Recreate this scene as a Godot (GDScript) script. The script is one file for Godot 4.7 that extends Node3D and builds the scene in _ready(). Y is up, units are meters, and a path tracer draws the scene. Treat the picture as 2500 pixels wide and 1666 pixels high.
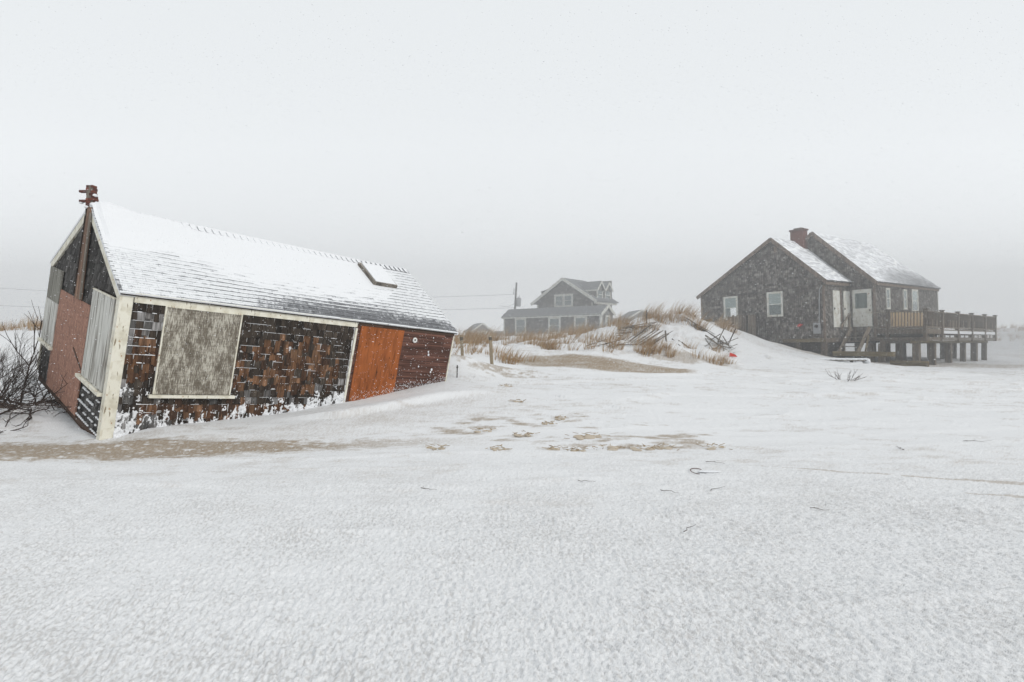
extends Node3D
# A storm-tilted cottage and shingled beach houses on snowy dunes. Units are metres, y is up, the camera looks along -z.

const COTTAGE_AT := Vector3(-6.170, 2.385, -9.414)

func _ready() -> void:
	# camera
	var cam := Camera3D.new()
	cam.name = "camera"
	cam.fov = 59.75; cam.near = 0.05; cam.far = 900.0
	cam.position = Vector3(0, 1.6, 0)
	add_child(cam); cam.current = true
	# sky: overcast, brighter overhead
	var sky := ProceduralSkyMaterial.new()
	sky.sky_top_color = lin(0.79, 0.82, 0.842); sky.sky_horizon_color = lin(1.13, 1.16, 1.18)
	sky.sky_curve = 0.1
	sky.ground_horizon_color = lin(0.68, 0.7, 0.72); sky.ground_bottom_color = lin(0.6, 0.61, 0.62)
	sky.energy_multiplier = 1.0
	var env := Environment.new()
	env.background_mode = Environment.BG_SKY
	env.sky = Sky.new(); env.sky.sky_material = sky
	env.tonemap_mode = Environment.TONE_MAPPER_LINEAR
	env.tonemap_exposure = 1.04
	env.sdfgi_enabled = true; env.ssao_enabled = true; env.ssil_enabled = true
	env.fog_enabled = true
	env.fog_density = 0.0022
	env.fog_light_color = lin(0.93, 0.95, 0.97)
	env.volumetric_fog_enabled = true; env.volumetric_fog_density = 0.0
	var we := WorldEnvironment.new()
	we.environment = env; add_child(we)
	var sun := DirectionalLight3D.new()
	sun.name = "sun"
	sun.rotation_degrees = Vector3(-34, 52, 0)
	sun.light_energy = 0.42; sun.light_color = Color(1.0, 0.985, 0.96); sun.light_angular_distance = 10.0
	sun.shadow_enabled = true
	add_child(sun)

	rng.seed = 20210
	nz.seed = 11; nz.noise_type = FastNoiseLite.TYPE_SIMPLEX_SMOOTH; nz.frequency = 0.02; nz.fractal_octaves = 3
	nf.seed = 5; nf.noise_type = FastNoiseLite.TYPE_SIMPLEX_SMOOTH; nf.frequency = 0.035; nf.fractal_octaves = 2
	make_materials()
	M.clump = mat(lin(0.46, 0.4, 0.325), 0.95)
	solve_terrain()
	print("terrain ", Time.get_ticks_msec())
	build_ground()
	print("ground ", Time.get_ticks_msec())
	build_cottage()
	build_deck_house()
	build_deck()
	build_dune_house()
	far_house("faint gabled house in the haze left of the dune house", Vector3(-4.9, 2.4, -98), 0.3, 3.4, 5.5, 0.9, 2.2, 2.6)
	far_house("faint gabled house in the haze right of the dune house", Vector3(21.4, 3.1, -98), 0.1, 4.2, 7.0, 2.4, 3.7, -3.6)
	print("houses ", Time.get_ticks_msec())
	utility_pole("hazy utility pole with transformer left of the dune house", Vector3(0.15, 1.9, -75), 7.1, -0.06, true)
	wire("upper overhead wire from the pole toward the left", Vector3(0.3, 7.5, -75), Vector3(-62, 7.6, -60), 1.0)
	wire("lower overhead wire from the pole toward the left", Vector3(0.3, 5.8, -75), Vector3(-62, 5.6, -60), 0.7)
	wire("service wire sloping from the pole to the dune house", Vector3(0.6, 6.6, -75), Vector3(-1.2, 5.0, -57.0), 0.3)
	build_small_things()
	build_grass()
	build_falling_snow()
	# snow blowing over the dunes, from beyond the cottage to the far houses
	var haze := FogVolume.new()
	haze.name = "blowing_snow"
	haze.shape = RenderingServer.FOG_VOLUME_SHAPE_BOX
	haze.size = Vector3(130, 10.4, 36)
	haze.position = Vector3(6, 3.4, -39.5)
	var fm := FogMaterial.new()
	fm.density = 0.018; fm.albedo = lin(0.94, 0.95, 0.96)
	haze.material = fm
	add_child(haze)
	tag(haze, "pale blowing snow haze drifting over the far dunes", "haze")
	haze.set_meta("kind", "stuff")
	print("done ", Time.get_ticks_msec())

# ---------------------------------------------------------------- mesh builder
class Mb:
	var v := PackedVector3Array()
	var n := PackedVector3Array()
	var t := PackedVector2Array()
	var c := PackedColorArray()
	var col := Color(1, 1, 1)
	func tri(a: Vector3, b: Vector3, d: Vector3, ua := Vector2.ZERO, ub := Vector2.ZERO, ud := Vector2.ZERO) -> void:
		var nn := (b - a).cross(d - a)
		if nn.length_squared() < 1e-16: return
		nn = nn.normalized()
		v.append(a); v.append(d); v.append(b)
		for i in 3: n.append(nn); c.append(col)
		t.append(ua); t.append(ud); t.append(ub)
	func uvof(p: Vector3, nn: Vector3) -> Vector2:
		var q := nn.abs()
		if q.z >= q.x and q.z >= q.y: return Vector2(p.x, -p.y)
		if q.x >= q.y: return Vector2(p.z, -p.y)
		return Vector2(p.x, p.z)
	# corners run counter-clockwise seen from outside
	func quad(a: Vector3, b: Vector3, d: Vector3, e: Vector3) -> void:
		var nn := (d - a).cross(e - b)
		var ua := uvof(a, nn); var ub := uvof(b, nn); var ud := uvof(d, nn); var ue := uvof(e, nn)
		tri(a, b, d, ua, ub, ud); tri(a, d, e, ua, ud, ue)
	# eight corners, bit 1 = x, bit 2 = y, bit 4 = z
	func hexa(p: Array) -> void:
		var m := Vector3.ZERO
		for q in p: m += q
		m /= 8.0
		for f in [[0, 4, 6, 2], [1, 3, 7, 5], [0, 1, 5, 4], [2, 6, 7, 3], [0, 2, 3, 1], [4, 5, 7, 6]]:
			var a: Vector3 = p[f[0]]; var b: Vector3 = p[f[1]]; var d: Vector3 = p[f[2]]; var e: Vector3 = p[f[3]]
			if (d - a).cross(e - b).dot((a + b + d + e) * 0.25 - m) < 0.0: quad(e, d, b, a)
			else: quad(a, b, d, e)
	func box(lo: Vector3, hi: Vector3, x := Transform3D.IDENTITY) -> void:
		var p := []
		for i in 8: p.append(x * Vector3(hi.x if i & 1 else lo.x, hi.y if i & 2 else lo.y, hi.z if i & 4 else lo.z))
		hexa(p)
	# a bar of width w (along side) and height h between two points
	func bar(a: Vector3, b: Vector3, w: float, h: float, up := Vector3.UP) -> void:
		var d := (b - a).normalized()
		var s := d.cross(up)
		if s.length() < 0.01: s = d.cross(Vector3.RIGHT)
		s = s.normalized() * w * 0.5
		var u := s.cross(d).normalized() * h * 0.5
		var p := []
		for i in 8: p.append((b if i & 1 else a) + (u if i & 2 else -u) + (s if i & 4 else -s))
		hexa(p)
	func tube(pts: Array, radii: Array, sides := 6, cap := true) -> void:
		var rings := []
		for i in pts.size():
			var d: Vector3 = (pts[min(i + 1, pts.size() - 1)] - pts[max(i - 1, 0)]).normalized()
			var s := d.cross(Vector3(0.31, 0.2, 0.93)).normalized()
			var u := d.cross(s)
			var ring := []
			for k in sides:
				var a := TAU * k / sides
				ring.append([pts[i] + (s * cos(a) + u * sin(a)) * radii[i], s * cos(a) + u * sin(a)])
			rings.append(ring)
		for i in pts.size() - 1:
			for k in sides:
				var k2 := (k + 1) % sides
				var q := [rings[i][k], rings[i][k2], rings[i + 1][k2], rings[i + 1][k]]
				for o in [0, 2, 1, 0, 3, 2]:
					v.append(q[o][0]); n.append(q[o][1]); c.append(col); t.append(Vector2(float(k) / sides, q[o][0].y))
		if cap:
			for e in [0, pts.size() - 1]:
				for k in sides:
					tri(pts[e], rings[e][k][0], rings[e][(k + 1) % sides][0])
	# an uneven lump
	func blob(at: Vector3, r: Vector3, noise: FastNoiseLite, rough := 0.3, rows := 7, x := Basis.IDENTITY) -> void:
		var g := []
		for i in rows + 1:
			var row := []
			for k in rows * 2:
				var th := PI * i / rows; var ph := TAU * k / (rows * 2)
				var d := Vector3(sin(th) * cos(ph), cos(th), sin(th) * sin(ph))
				var s := 1.0 + rough * noise.get_noise_3dv((d * 1.3 + at) * 3.0) * 2.0
				row.append([at + x * (d * r * s), (x * (d / r)).normalized()])
			g.append(row)
		for i in rows:
			for k in rows * 2:
				var k2 := (k + 1) % (rows * 2)
				var q := [g[i][k], g[i][k2], g[i + 1][k2], g[i + 1][k]]
				for o in [0, 2, 1, 0, 3, 2]:
					v.append(q[o][0]); n.append(q[o][1]); c.append(col); t.append(Vector2(q[o][0].x, q[o][0].y))
	func mesh(m: Material) -> ArrayMesh:
		var a := []
		a.resize(Mesh.ARRAY_MAX)
		a[Mesh.ARRAY_VERTEX] = v; a[Mesh.ARRAY_NORMAL] = n; a[Mesh.ARRAY_TEX_UV] = t; a[Mesh.ARRAY_COLOR] = c
		var r := ArrayMesh.new()
		r.add_surface_from_arrays(Mesh.PRIMITIVE_TRIANGLES, a)
		r.surface_set_material(0, m)
		return r

# ---------------------------------------------------------------- naming
var taken := {}
var rng := RandomNumberGenerator.new()
var M := {}
var nz := FastNoiseLite.new()
var nf := FastNoiseLite.new()

func numbered(called: String) -> String:
	taken[called] = taken.get(called, -1) + 1
	return called if taken[called] == 0 else "%s_%03d" % [called, taken[called]]

func tag(o: Node, label: String, category: String, group := "") -> Node:
	o.set_meta("label", label); o.set_meta("category", category)
	if group: o.set_meta("group", group)
	return o

func thing(called: String, label: String, category: String, x := Transform3D.IDENTITY, group := "") -> Node3D:
	var o := Node3D.new()
	o.name = numbered(called); add_child(o); o.transform = x
	tag(o, label, category, group)
	return o

func part(called: String, mb: Mb, m: Material, parent: Node, stuff := false) -> MeshInstance3D:
	return put(called, mb.mesh(m), parent, stuff)

func put(called: String, me: Mesh, parent: Node, stuff := false) -> MeshInstance3D:
	var o := MeshInstance3D.new()
	o.name = numbered(called) if parent == self else called
	o.mesh = me
	parent.add_child(o, true)
	if stuff: o.set_meta("kind", "stuff")
	return o

func boxpart(called: String, lo: Vector3, hi: Vector3, m: Material, parent: Node, x := Transform3D.IDENTITY) -> MeshInstance3D:
	var b := Mb.new(); b.box(lo, hi, x)
	return part(called, b, m, parent)

func barpart(called: String, a: Vector3, b: Vector3, w: float, h: float, m: Material, parent: Node, up := Vector3.UP) -> MeshInstance3D:
	var mb := Mb.new(); mb.bar(a, b, w, h, up)
	return part(called, mb, m, parent)

# ---------------------------------------------------------------- materials
func lin(r: float, g: float, b: float) -> Color:
	return Color(r, g, b).linear_to_srgb()

func image(w: int, h: int, f: Callable, mip := false) -> ImageTexture:
	var d := PackedByteArray(); d.resize(w * h * 3)
	var i := 0
	for y in h:
		for x in w:
			var k: Color = f.call(x, y)
			d[i] = clampi(int(k.r * 255.0), 0, 255); d[i + 1] = clampi(int(k.g * 255.0), 0, 255); d[i + 2] = clampi(int(k.b * 255.0), 0, 255)
			i += 3
	return ImageTexture.create_from_image(Image.create_from_data(w, h, false, Image.FORMAT_RGB8, d))

func mat(color: Color, rough := 0.85, tex: Texture2D = null, scale := Vector2.ONE, offset := Vector2.ZERO) -> StandardMaterial3D:
	var m := StandardMaterial3D.new()
	m.albedo_color = color; m.roughness = rough; m.metallic_specular = 0.3
	if tex:
		m.albedo_texture = tex
		m.uv1_scale = Vector3(scale.x, scale.y, 1); m.uv1_offset = Vector3(offset.x, offset.y, 0)
	return m

func tinted(m: StandardMaterial3D) -> StandardMaterial3D:
	var k: StandardMaterial3D = m.duplicate()
	k.vertex_color_use_as_albedo = true
	return k

func make_materials() -> void:
	# grain: streaks along v, of values 0.45 .. 1
	var grain := image(256, 256, func(x, y):
		var a := nz.get_noise_3d(x * 3.2, y * 0.16, 3.0) * 0.5 + nz.get_noise_3d(x * 9.0, y * 0.5, 9.0) * 0.35 + nz.get_noise_3d(x * 0.7, y * 0.4, 30.0) * 0.4
		var k := clampf(0.74 + a * 0.55, 0.25, 1.0)
		return Color(k, k * 0.985, k * 0.97))
	var grain_across := image(256, 256, func(x, y):
		var a := nz.get_noise_3d(y * 3.2, x * 0.16, 3.0) * 0.5 + nz.get_noise_3d(y * 9.0, x * 0.5, 9.0) * 0.35 + nz.get_noise_3d(y * 0.7, x * 0.4, 30.0) * 0.4
		var k := clampf(0.74 + a * 0.55, 0.25, 1.0)
		return Color(k, k * 0.985, k * 0.97))
	var paint := image(256, 256, func(x, y):
		var a := nz.get_noise_2d(x * 0.9, y * 0.9)
		var s := nz.get_noise_3d(x * 4.0, y * 0.7, 50.0)
		var k := Color(0.98, 0.975, 0.955).lerp(Color(0.88, 0.865, 0.82), clampf(a * 1.2 + 0.25, 0, 1))
		if s > 0.42: k = k.lerp(Color(0.5, 0.44, 0.36), clampf((s - 0.42) * 6.0, 0, 0.8))
		var rust := nz.get_noise_3d(x * 2.1, y * 1.6, 80.0)
		if rust > 0.52: k = k.lerp(Color(0.62, 0.4, 0.22), clampf((rust - 0.52) * 7.0, 0, 0.8))
		return k)
	# old plywood whose white paint has weathered away in streaks
	var shutter := image(512, 512, func(x, y):
		var big := nz.get_noise_3d(x * 0.42, y * 0.3, 11.0)
		var mid := nz.get_noise_3d(x * 1.5, y * 0.55, 17.0)
		var fine := nz.get_noise_3d(x * 6.0, y * 0.9, 23.0)
		var hor := nz.get_noise_3d(x * 0.8, y * 5.0, 41.0)
		var k := big * 0.6 + mid * 0.35 + fine * 0.9 + hor * 0.3 + nz.get_noise_3d(x * 16.0, y * 2.0, 29.0) * 0.7 + 0.02
		var wood := Color(0.42, 0.39, 0.345).lerp(Color(0.29, 0.265, 0.23), clampf(fine + 0.4, 0, 1))
		return wood.lerp(Color(0.75, 0.735, 0.69), smoothstep(-0.55, 0.75, k)))
	var shutter_pale := image(256, 256, func(x, y):
		var k := nz.get_noise_3d(x * 2.4, y * 0.25, 61.0) * 0.8 + nz.get_noise_3d(x * 8.0, y * 0.5, 67.0) * 0.5 + 0.22
		return Color(0.42, 0.4, 0.37).lerp(Color(0.8, 0.8, 0.78), smoothstep(-0.45, 0.4, k)))
	var ply := image(256, 256, func(x, y):
		var a := nz.get_noise_3d(x * 1.4, y * 0.3, 71.0) * 0.5 + nz.get_noise_3d(x * 5.0, y * 1.2, 75.0) * 0.3
		var knot := nz.get_noise_3d(x * 2.2, y * 1.6, 78.0)
		var k := clampf(0.84 + a * 0.35, 0.4, 1.0)
		if knot > 0.5: k *= 1.0 - (knot - 0.5) * 2.2
		var run := nz.get_noise_3d(x * 3.0, y * 0.22, 130.0)
		if run > 0.3: k *= 1.0 - (run - 0.3) * 0.9
		var pale := nz.get_noise_3d(x * 0.8, y * 0.5, 140.0)
		if pale > 0.2: return Color(k, k * 0.97, k * 0.94).lerp(Color(0.95, 0.85, 0.76), (pale - 0.2) * 0.5)
		return Color(k, k * 0.97, k * 0.94))
	var board := image(256, 256, func(x, y):
		var a := nz.get_noise_3d(x * 2.2, y * 2.2, 91.0) * 0.6 + nz.get_noise_3d(x * 9.0, y * 9.0, 95.0) * 0.4
		a += nz.get_noise_3d(x * 0.9, y * 0.35, 97.0) * 0.5
		var k := clampf(0.84 + a * 0.26, 0.4, 1.0)
		return Color(k, k, k))
	for i in 4:
		var o := Vector2(0.23 * i, 0.37 * i)
		M["shingle_dark%d" % i] = mat(lin([0.065, 0.08, 0.052, 0.105][i], [0.052, 0.063, 0.042, 0.086][i], [0.043, 0.05, 0.035, 0.07][i]), 0.9, grain, Vector2(0.6, 0.5), o)
		M["shingle_brown%d" % i] = mat(lin([0.25, 0.17, 0.31, 0.11][i], [0.133, 0.09, 0.178, 0.064][i], [0.073, 0.052, 0.105, 0.042][i]), 0.85, grain, Vector2(0.6, 0.5), o)
		M["shingle_frost%d" % i] = mat(lin([0.3, 0.18, 0.24, 0.42][i], [0.3, 0.18, 0.235, 0.42][i], [0.31, 0.18, 0.235, 0.43][i]), 0.9, grain, Vector2(0.6, 0.5), o)
	M.grey_shingle = tinted(mat(Color(1, 1, 1), 0.92, grain, Vector2(2.2, 0.6)))
	M.white_paint = mat(lin(0.80, 0.785, 0.715), 0.6, paint, Vector2(0.9, 0.9))
	M.white_trim = mat(lin(0.74, 0.75, 0.74), 0.6, paint, Vector2(0.5, 0.5))
	M.tan_trim = mat(lin(0.33, 0.26, 0.215), 0.8, grain, Vector2(1, 0.4))
	M.shutter = mat(Color(1, 1, 1), 0.85, shutter, Vector2(1.0 / 1.3, 1.0 / 1.55), Vector2(0.5, -0.1))
	M.shutter_pale = mat(Color(1, 1, 1), 0.85, shutter_pale, Vector2(0.7, 0.6))
	M.shutter_grey = mat(lin(0.42, 0.41, 0.38), 0.9, shutter_pale, Vector2(0.8, 0.5))
	M.plywood_orange = mat(lin(0.45, 0.145, 0.042), 0.75, ply, Vector2(0.9, 0.8))
	M.plywood_pink = mat(lin(0.47, 0.255, 0.185), 0.85, board, Vector2(1.6, 1.6))
	for i in 3:
		M["red_board%d" % i] = mat(lin([0.22, 0.19, 0.25][i], [0.108, 0.094, 0.125][i], [0.082, 0.072, 0.095][i]), 0.85, grain_across, Vector2(0.35, 1.1), Vector2(0.3 * i, 0.27 * i))
		M["grey_wood%d" % i] = mat(lin([0.27, 0.34, 0.19][i], [0.25, 0.315, 0.172][i], [0.22, 0.28, 0.152][i]), 0.9, grain, Vector2(1.3, 0.35), Vector2(0.3 * i, 0.2))
		M["brick%d" % i] = mat(lin([0.2, 0.14, 0.26][i], [0.075, 0.06, 0.1][i], [0.055, 0.05, 0.075][i]), 0.9, board, Vector2(3, 3), Vector2(0.2 * i, 0))
		M["deck_wood%d" % i] = mat(lin([0.27, 0.2, 0.36][i], [0.225, 0.166, 0.305][i], [0.18, 0.134, 0.245][i]), 0.9, grain, Vector2(1.5, 0.4), Vector2(0.3 * i, 0.1))
	M.old_wood = mat(lin(0.15, 0.095, 0.07), 0.9, grain_across, Vector2(0.4, 1.0))
	M.chimney_board = mat(lin(0.34, 0.215, 0.15), 0.85, grain, Vector2(1.2, 0.4))
	M.dark_wood = mat(lin(0.05, 0.04, 0.033), 0.9, grain, Vector2(1, 0.4))
	M.timber = mat(lin(0.27, 0.22, 0.13), 0.85, grain_across, Vector2(0.3, 1))
	M.post_wood = mat(lin(0.55, 0.49, 0.38), 0.85, ply, Vector2(1.5, 0.3), Vector2(0.4, 0.2))
	M.fresh_ply = mat(lin(0.55, 0.42, 0.25), 0.8, ply, Vector2(0.7, 0.7))
	M.snow = mat(lin(0.75, 0.762, 0.782), 0.7)
	M.snow.normal_enabled = true
	M.snow_tinted = tinted(mat(Color(1, 1, 1), 0.8))
	M.iron = mat(lin(0.05, 0.045, 0.042), 0.6)
	M.grey_metal = mat(lin(0.3, 0.31, 0.32), 0.5)
	M.white_plastic = mat(lin(0.75, 0.75, 0.72), 0.5)
	M.red_plastic = mat(lin(0.55, 0.05, 0.04), 0.6)
	M.wall_core = mat(lin(0.26, 0.245, 0.23), 0.9)
	M.blind = mat(lin(0.5, 0.56, 0.53), 0.8, board, Vector2(0.2, 6))
	M.asphalt = mat(lin(0.075, 0.078, 0.085), 0.95, board, Vector2(2, 2))
	M.roof_grey = mat(lin(0.27, 0.277, 0.287), 0.95, board, Vector2(1, 1))
	M.bark = mat(lin(0.11, 0.08, 0.068), 0.95, grain, Vector2(2, 1))
	M.straw = tinted(mat(Color(1, 1, 1), 0.9))
	M.straw.cull_mode = BaseMaterial3D.CULL_DISABLED
	M.straw.backlight_enabled = true
	M.straw.backlight = Color(0.25, 0.2, 0.14)
	M.glass = mat(Color(0.75, 0.85, 0.85, 0.12), 0.05)
	M.glass.transparency = BaseMaterial3D.TRANSPARENCY_ALPHA
	M.glass.metallic_specular = 0.5
	# snow surface: fine uneven grain
	var bump := nf.get_seamless_image(512, 512)
	var bn: Image = bump.duplicate()
	bn.convert(Image.FORMAT_RGBA8)
	bn.bump_map_to_normal_map(5.0)
	M.snow.normal_texture = ImageTexture.create_from_image(bn)
	M.snow.normal_scale = 0.6
	M.snow.uv1_scale = Vector3(1.2, 1.2, 1)

# ---------------------------------------------------------------- terrain
# x, distance in front of the camera, height
const CTL := [
	-14,-10,0, 0,-10,0, 14,-10,0, -5,1,0, 5,1,0, 0,3,0, -7,3.5,0.02, 7,3.5,0, -3.5,6,0, 3.5,6,0.01, -9,6.5,0.0, 9,6.5,0.02, 0,8,0.02, -4,8.6,-0.02, -7.5,8.6,-0.02, 5.5,8.2,0.05,
	-6.63,9.45,-0.02, -6.0,9.95,0.13, -5.1,10.9,0.1, -4.25,11.7,0.2, -3.4,12.6,0.3, -1.5,14.6,0.6, -5.2,9.3,-0.01, -3.0,10.4,0.1, -1.0,12.3,0.3,
	-10.78,12.5,0.16, -13.95,17.0,0.81, -20.17,25.0,2.2, -21.55,25.0,1.91, -24.14,25.0,1.82, -9.52,12.0,0.30, -8.57,11.3,0.18, -8.65,10.2,0.00, -7,14,0.2, -4,15,0.3, -6,19,0.8, -10,17,0.7, -12,24,1.8,
	-1.40,17.0,1.22, -1.49,18.0,0.98, -0.60,18.0,0.86, -1.52,22.0,1.31, -1.93,28.0,1.5, -0.80,16.5,0.72, 0.62,18.0,0.61, 1.91,18.5,0.67, 3.24,18.8,0.63, 4.59,19.0,0.62, 2.58,22.0,1.10, 0.72,21.0,0.89, 3.71,21.5,0.93, 5.02,20.8,0.68, 1.35,24.5,1.43, 2.59,25.0,1.51, 4.04,25.5,1.72, 5.67,26.5,2.3, 7.45,27.0,2.62, 8.69,28.0,2.72, 1.03,30.0,1.62, 3.10,30.0,1.78, -1.03,30.0,1.55, 5.59,30.0,2.49,
	6.48,23.5,1.3, 5.31,22.0,0.80, 8.59,23.5,0.81, 8.79,26.0,1.8, 10.20,29.0,2.22, 11.79,28.5,1.36, 13.52,28.0,0.92, 14.22,27.5,0.82, 15.42,26.0,0.58, 11.15,33.0,2.67, 6.67,22.5,0.87,
	0.00,11.5,0.28, 0.00,14.0,0.47, 2.50,14.5,0.43, 5.28,17.0,0.46, 7.62,17.0,0.35, 11.72,20.0,0.38, 15.93,22.0,0.28, 21.52,26.0,0.31, 9.52,12.0,0.22, 6.21,12.0,0.22, 3.04,9.8,0.10,
	19.00,29.0,0.36, 23.90,33.0,0.37, 30.92,38.0,0.37, 42.41,50.0,1.01, 49.24,60.0,2.47, 54.30,62.0,3.01, 59.86,62.0,3.01, 45.00,45.0,0.45, 33.10,30.0,0.21, 17,34,0.7, 20,38,0.6,
	-0.7,54.6,1.7, 7,48,2.2, 2,44,1.7, 3,70,2.2, -20,60,2.2, 30,70,1.8, -60,60,2.4, 70,90,2.2, -60,110,2.2, 0,110,2.2, 70,20,0.4, -50,20,1.0, -40,0,0.3, 40,0,0.1]
const GX0 := -80.0
const GD0 := -12.0
const GS := 0.5
const GW := 320
const GH := 250
var grid := PackedFloat32Array()

func solve_terrain() -> void:
	var m := CTL.size() / 3
	var a := []
	for i in m + 1:
		var row := PackedFloat64Array(); row.resize(m + 2)
		for j in m + 1:
			if i == m and j == m: row[j] = 0.0
			elif i == m or j == m: row[j] = 1.0
			else: row[j] = sqrt(pow(CTL[i * 3] - CTL[j * 3], 2) + pow(CTL[i * 3 + 1] - CTL[j * 3 + 1], 2) + 0.25)
		row[m + 1] = float(CTL[i * 3 + 2]) if i < m else 0.0
		a.append(row)
	for k in m + 1:
		var p: int = k
		for i in range(k + 1, m + 1):
			if absf(a[i][k]) > absf(a[p][k]): p = i
		var sw = a[k]; a[k] = a[p]; a[p] = sw
		var pk: PackedFloat64Array = a[k]
		for i in range(k + 1, m + 1):
			var ri: PackedFloat64Array = a[i]
			var f := ri[k] / pk[k]
			if f != 0.0:
				for j in range(k, m + 2): ri[j] -= f * pk[j]
				a[i] = ri
	var w := PackedFloat64Array(); w.resize(m + 1)
	for k in range(m, -1, -1):
		var s: float = a[k][m + 1]
		for j in range(k + 1, m + 1): s -= a[k][j] * w[j]
		w[k] = s / a[k][k]
	var cx := PackedFloat32Array(); var cd := PackedFloat32Array()
	for i in m: cx.append(CTL[i * 3]); cd.append(CTL[i * 3 + 1])
	grid.resize(GW * GH)
	for j in GH:
		var d := GD0 + j * GS
		for i in GW:
			var x := GX0 + i * GS
			var s := w[m]
			for k in m:
				var dx := x - cx[k]; var dd := d - cd[k]
				s += w[k] * sqrt(dx * dx + dd * dd + 0.25)
			grid[j * GW + i] = s

func smooth_height(x: float, d: float) -> float:
	var fx := clampf((x - GX0) / GS, 1.0, GW - 3.01); var fd := clampf((d - GD0) / GS, 1.0, GH - 3.01)
	var i := int(fx); var j := int(fd)
	var tx := fx - i; var td := fd - j
	var s := 0.0
	var b0 := (1.0 - td) * (1.0 - td) * (1.0 - td) / 6.0; var b3 := td * td * td / 6.0
	var b1 := (3.0 * td * td * td - 6.0 * td * td + 4.0) / 6.0; var b2 := 1.0 - b0 - b1 - b3
	var a0 := (1.0 - tx) * (1.0 - tx) * (1.0 - tx) / 6.0; var a3 := tx * tx * tx / 6.0
	var a1 := (3.0 * tx * tx * tx - 6.0 * tx * tx + 4.0) / 6.0; var a2 := 1.0 - a0 - a1 - a3
	var o := (j - 1) * GW + i - 1
	s += b0 * (a0 * grid[o] + a1 * grid[o + 1] + a2 * grid[o + 2] + a3 * grid[o + 3]); o += GW
	s += b1 * (a0 * grid[o] + a1 * grid[o + 1] + a2 * grid[o + 2] + a3 * grid[o + 3]); o += GW
	s += b2 * (a0 * grid[o] + a1 * grid[o + 1] + a2 * grid[o + 2] + a3 * grid[o + 3]); o += GW
	s += b3 * (a0 * grid[o] + a1 * grid[o + 1] + a2 * grid[o + 2] + a3 * grid[o + 3])
	return s

# wind-packed waves and drifts, a few centimetres
func drift_height(x: float, d: float) -> float:
	if d < 2.0: return 0.0
	var k := clampf((d - 3.0) / 6.0, 0.0, 1.0)
	var wave := maxf(0.0, 0.82 - absf(nz.get_noise_3d(x * 9.0 - d * 12.0, d * 42.0 + x * 5.0, 91.0)) * 3.2)
	if d < 11.0: return k * nz.get_noise_3d(x * 11.0 + d * 4.0, d * 26.0, 5.0) * 0.05 + wave * 0.022 * clampf((d - 2.0) * 0.5, 0.0, 1.0) if x > -6.5 or d < 8.5 else 0.0
	var a := nz.get_noise_3d(x * 11.0 + d * 4.0, d * 26.0, 5.0)
	var r := 1.0 - absf(nz.get_noise_3d(x * 5.0 - d * 3.0, d * 19.0, 44.0)) * 2.0
	var q := Vector2(x + 5.9, d - 9.75)
	var u := q.dot(Vector2(0.765, 0.644)); var w := q.dot(Vector2(0.644, -0.765)) - 0.5 - 0.25 * sin(u * 0.9) - u * 0.03
	if u > -0.6 and u < 7.5:
		k += 0.0
		var crest := 0.11 * (exp(-pow(w / 0.5, 2)) if w < 0.0 else exp(-pow(w / 0.16, 2))) * smoothstep(-0.6, 0.9, u) * smoothstep(7.5, 5.0, u)
		return k * a * 0.05 + crest
	var dune := smoothstep(21.0, 24.5, d) * smoothstep(34.0, 29.0, d) * smoothstep(-5.0, -2.0, x) * smoothstep(10.5, 8.0, x)
	if dune > 0.0: return k * a * 0.04 + dune * (nz.get_noise_3d(x * 32.0, d * 32.0, 60.0) * 0.22 + nz.get_noise_3d(x * 95.0, d * 95.0, 66.0) * 0.07)
	return k * (a * 0.05 + maxf(0.0, r - 0.72) * 0.22 * clampf((d - 8.0) / 6.0, 0.0, 1.0))

func ground_height(x: float, d: float) -> float:
	return smooth_height(x, d) + drift_height(x, d)

func at(x: float, d: float, up := 0.0) -> Vector3:
	return Vector3(x, ground_height(x, d) + up, -d)

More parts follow.
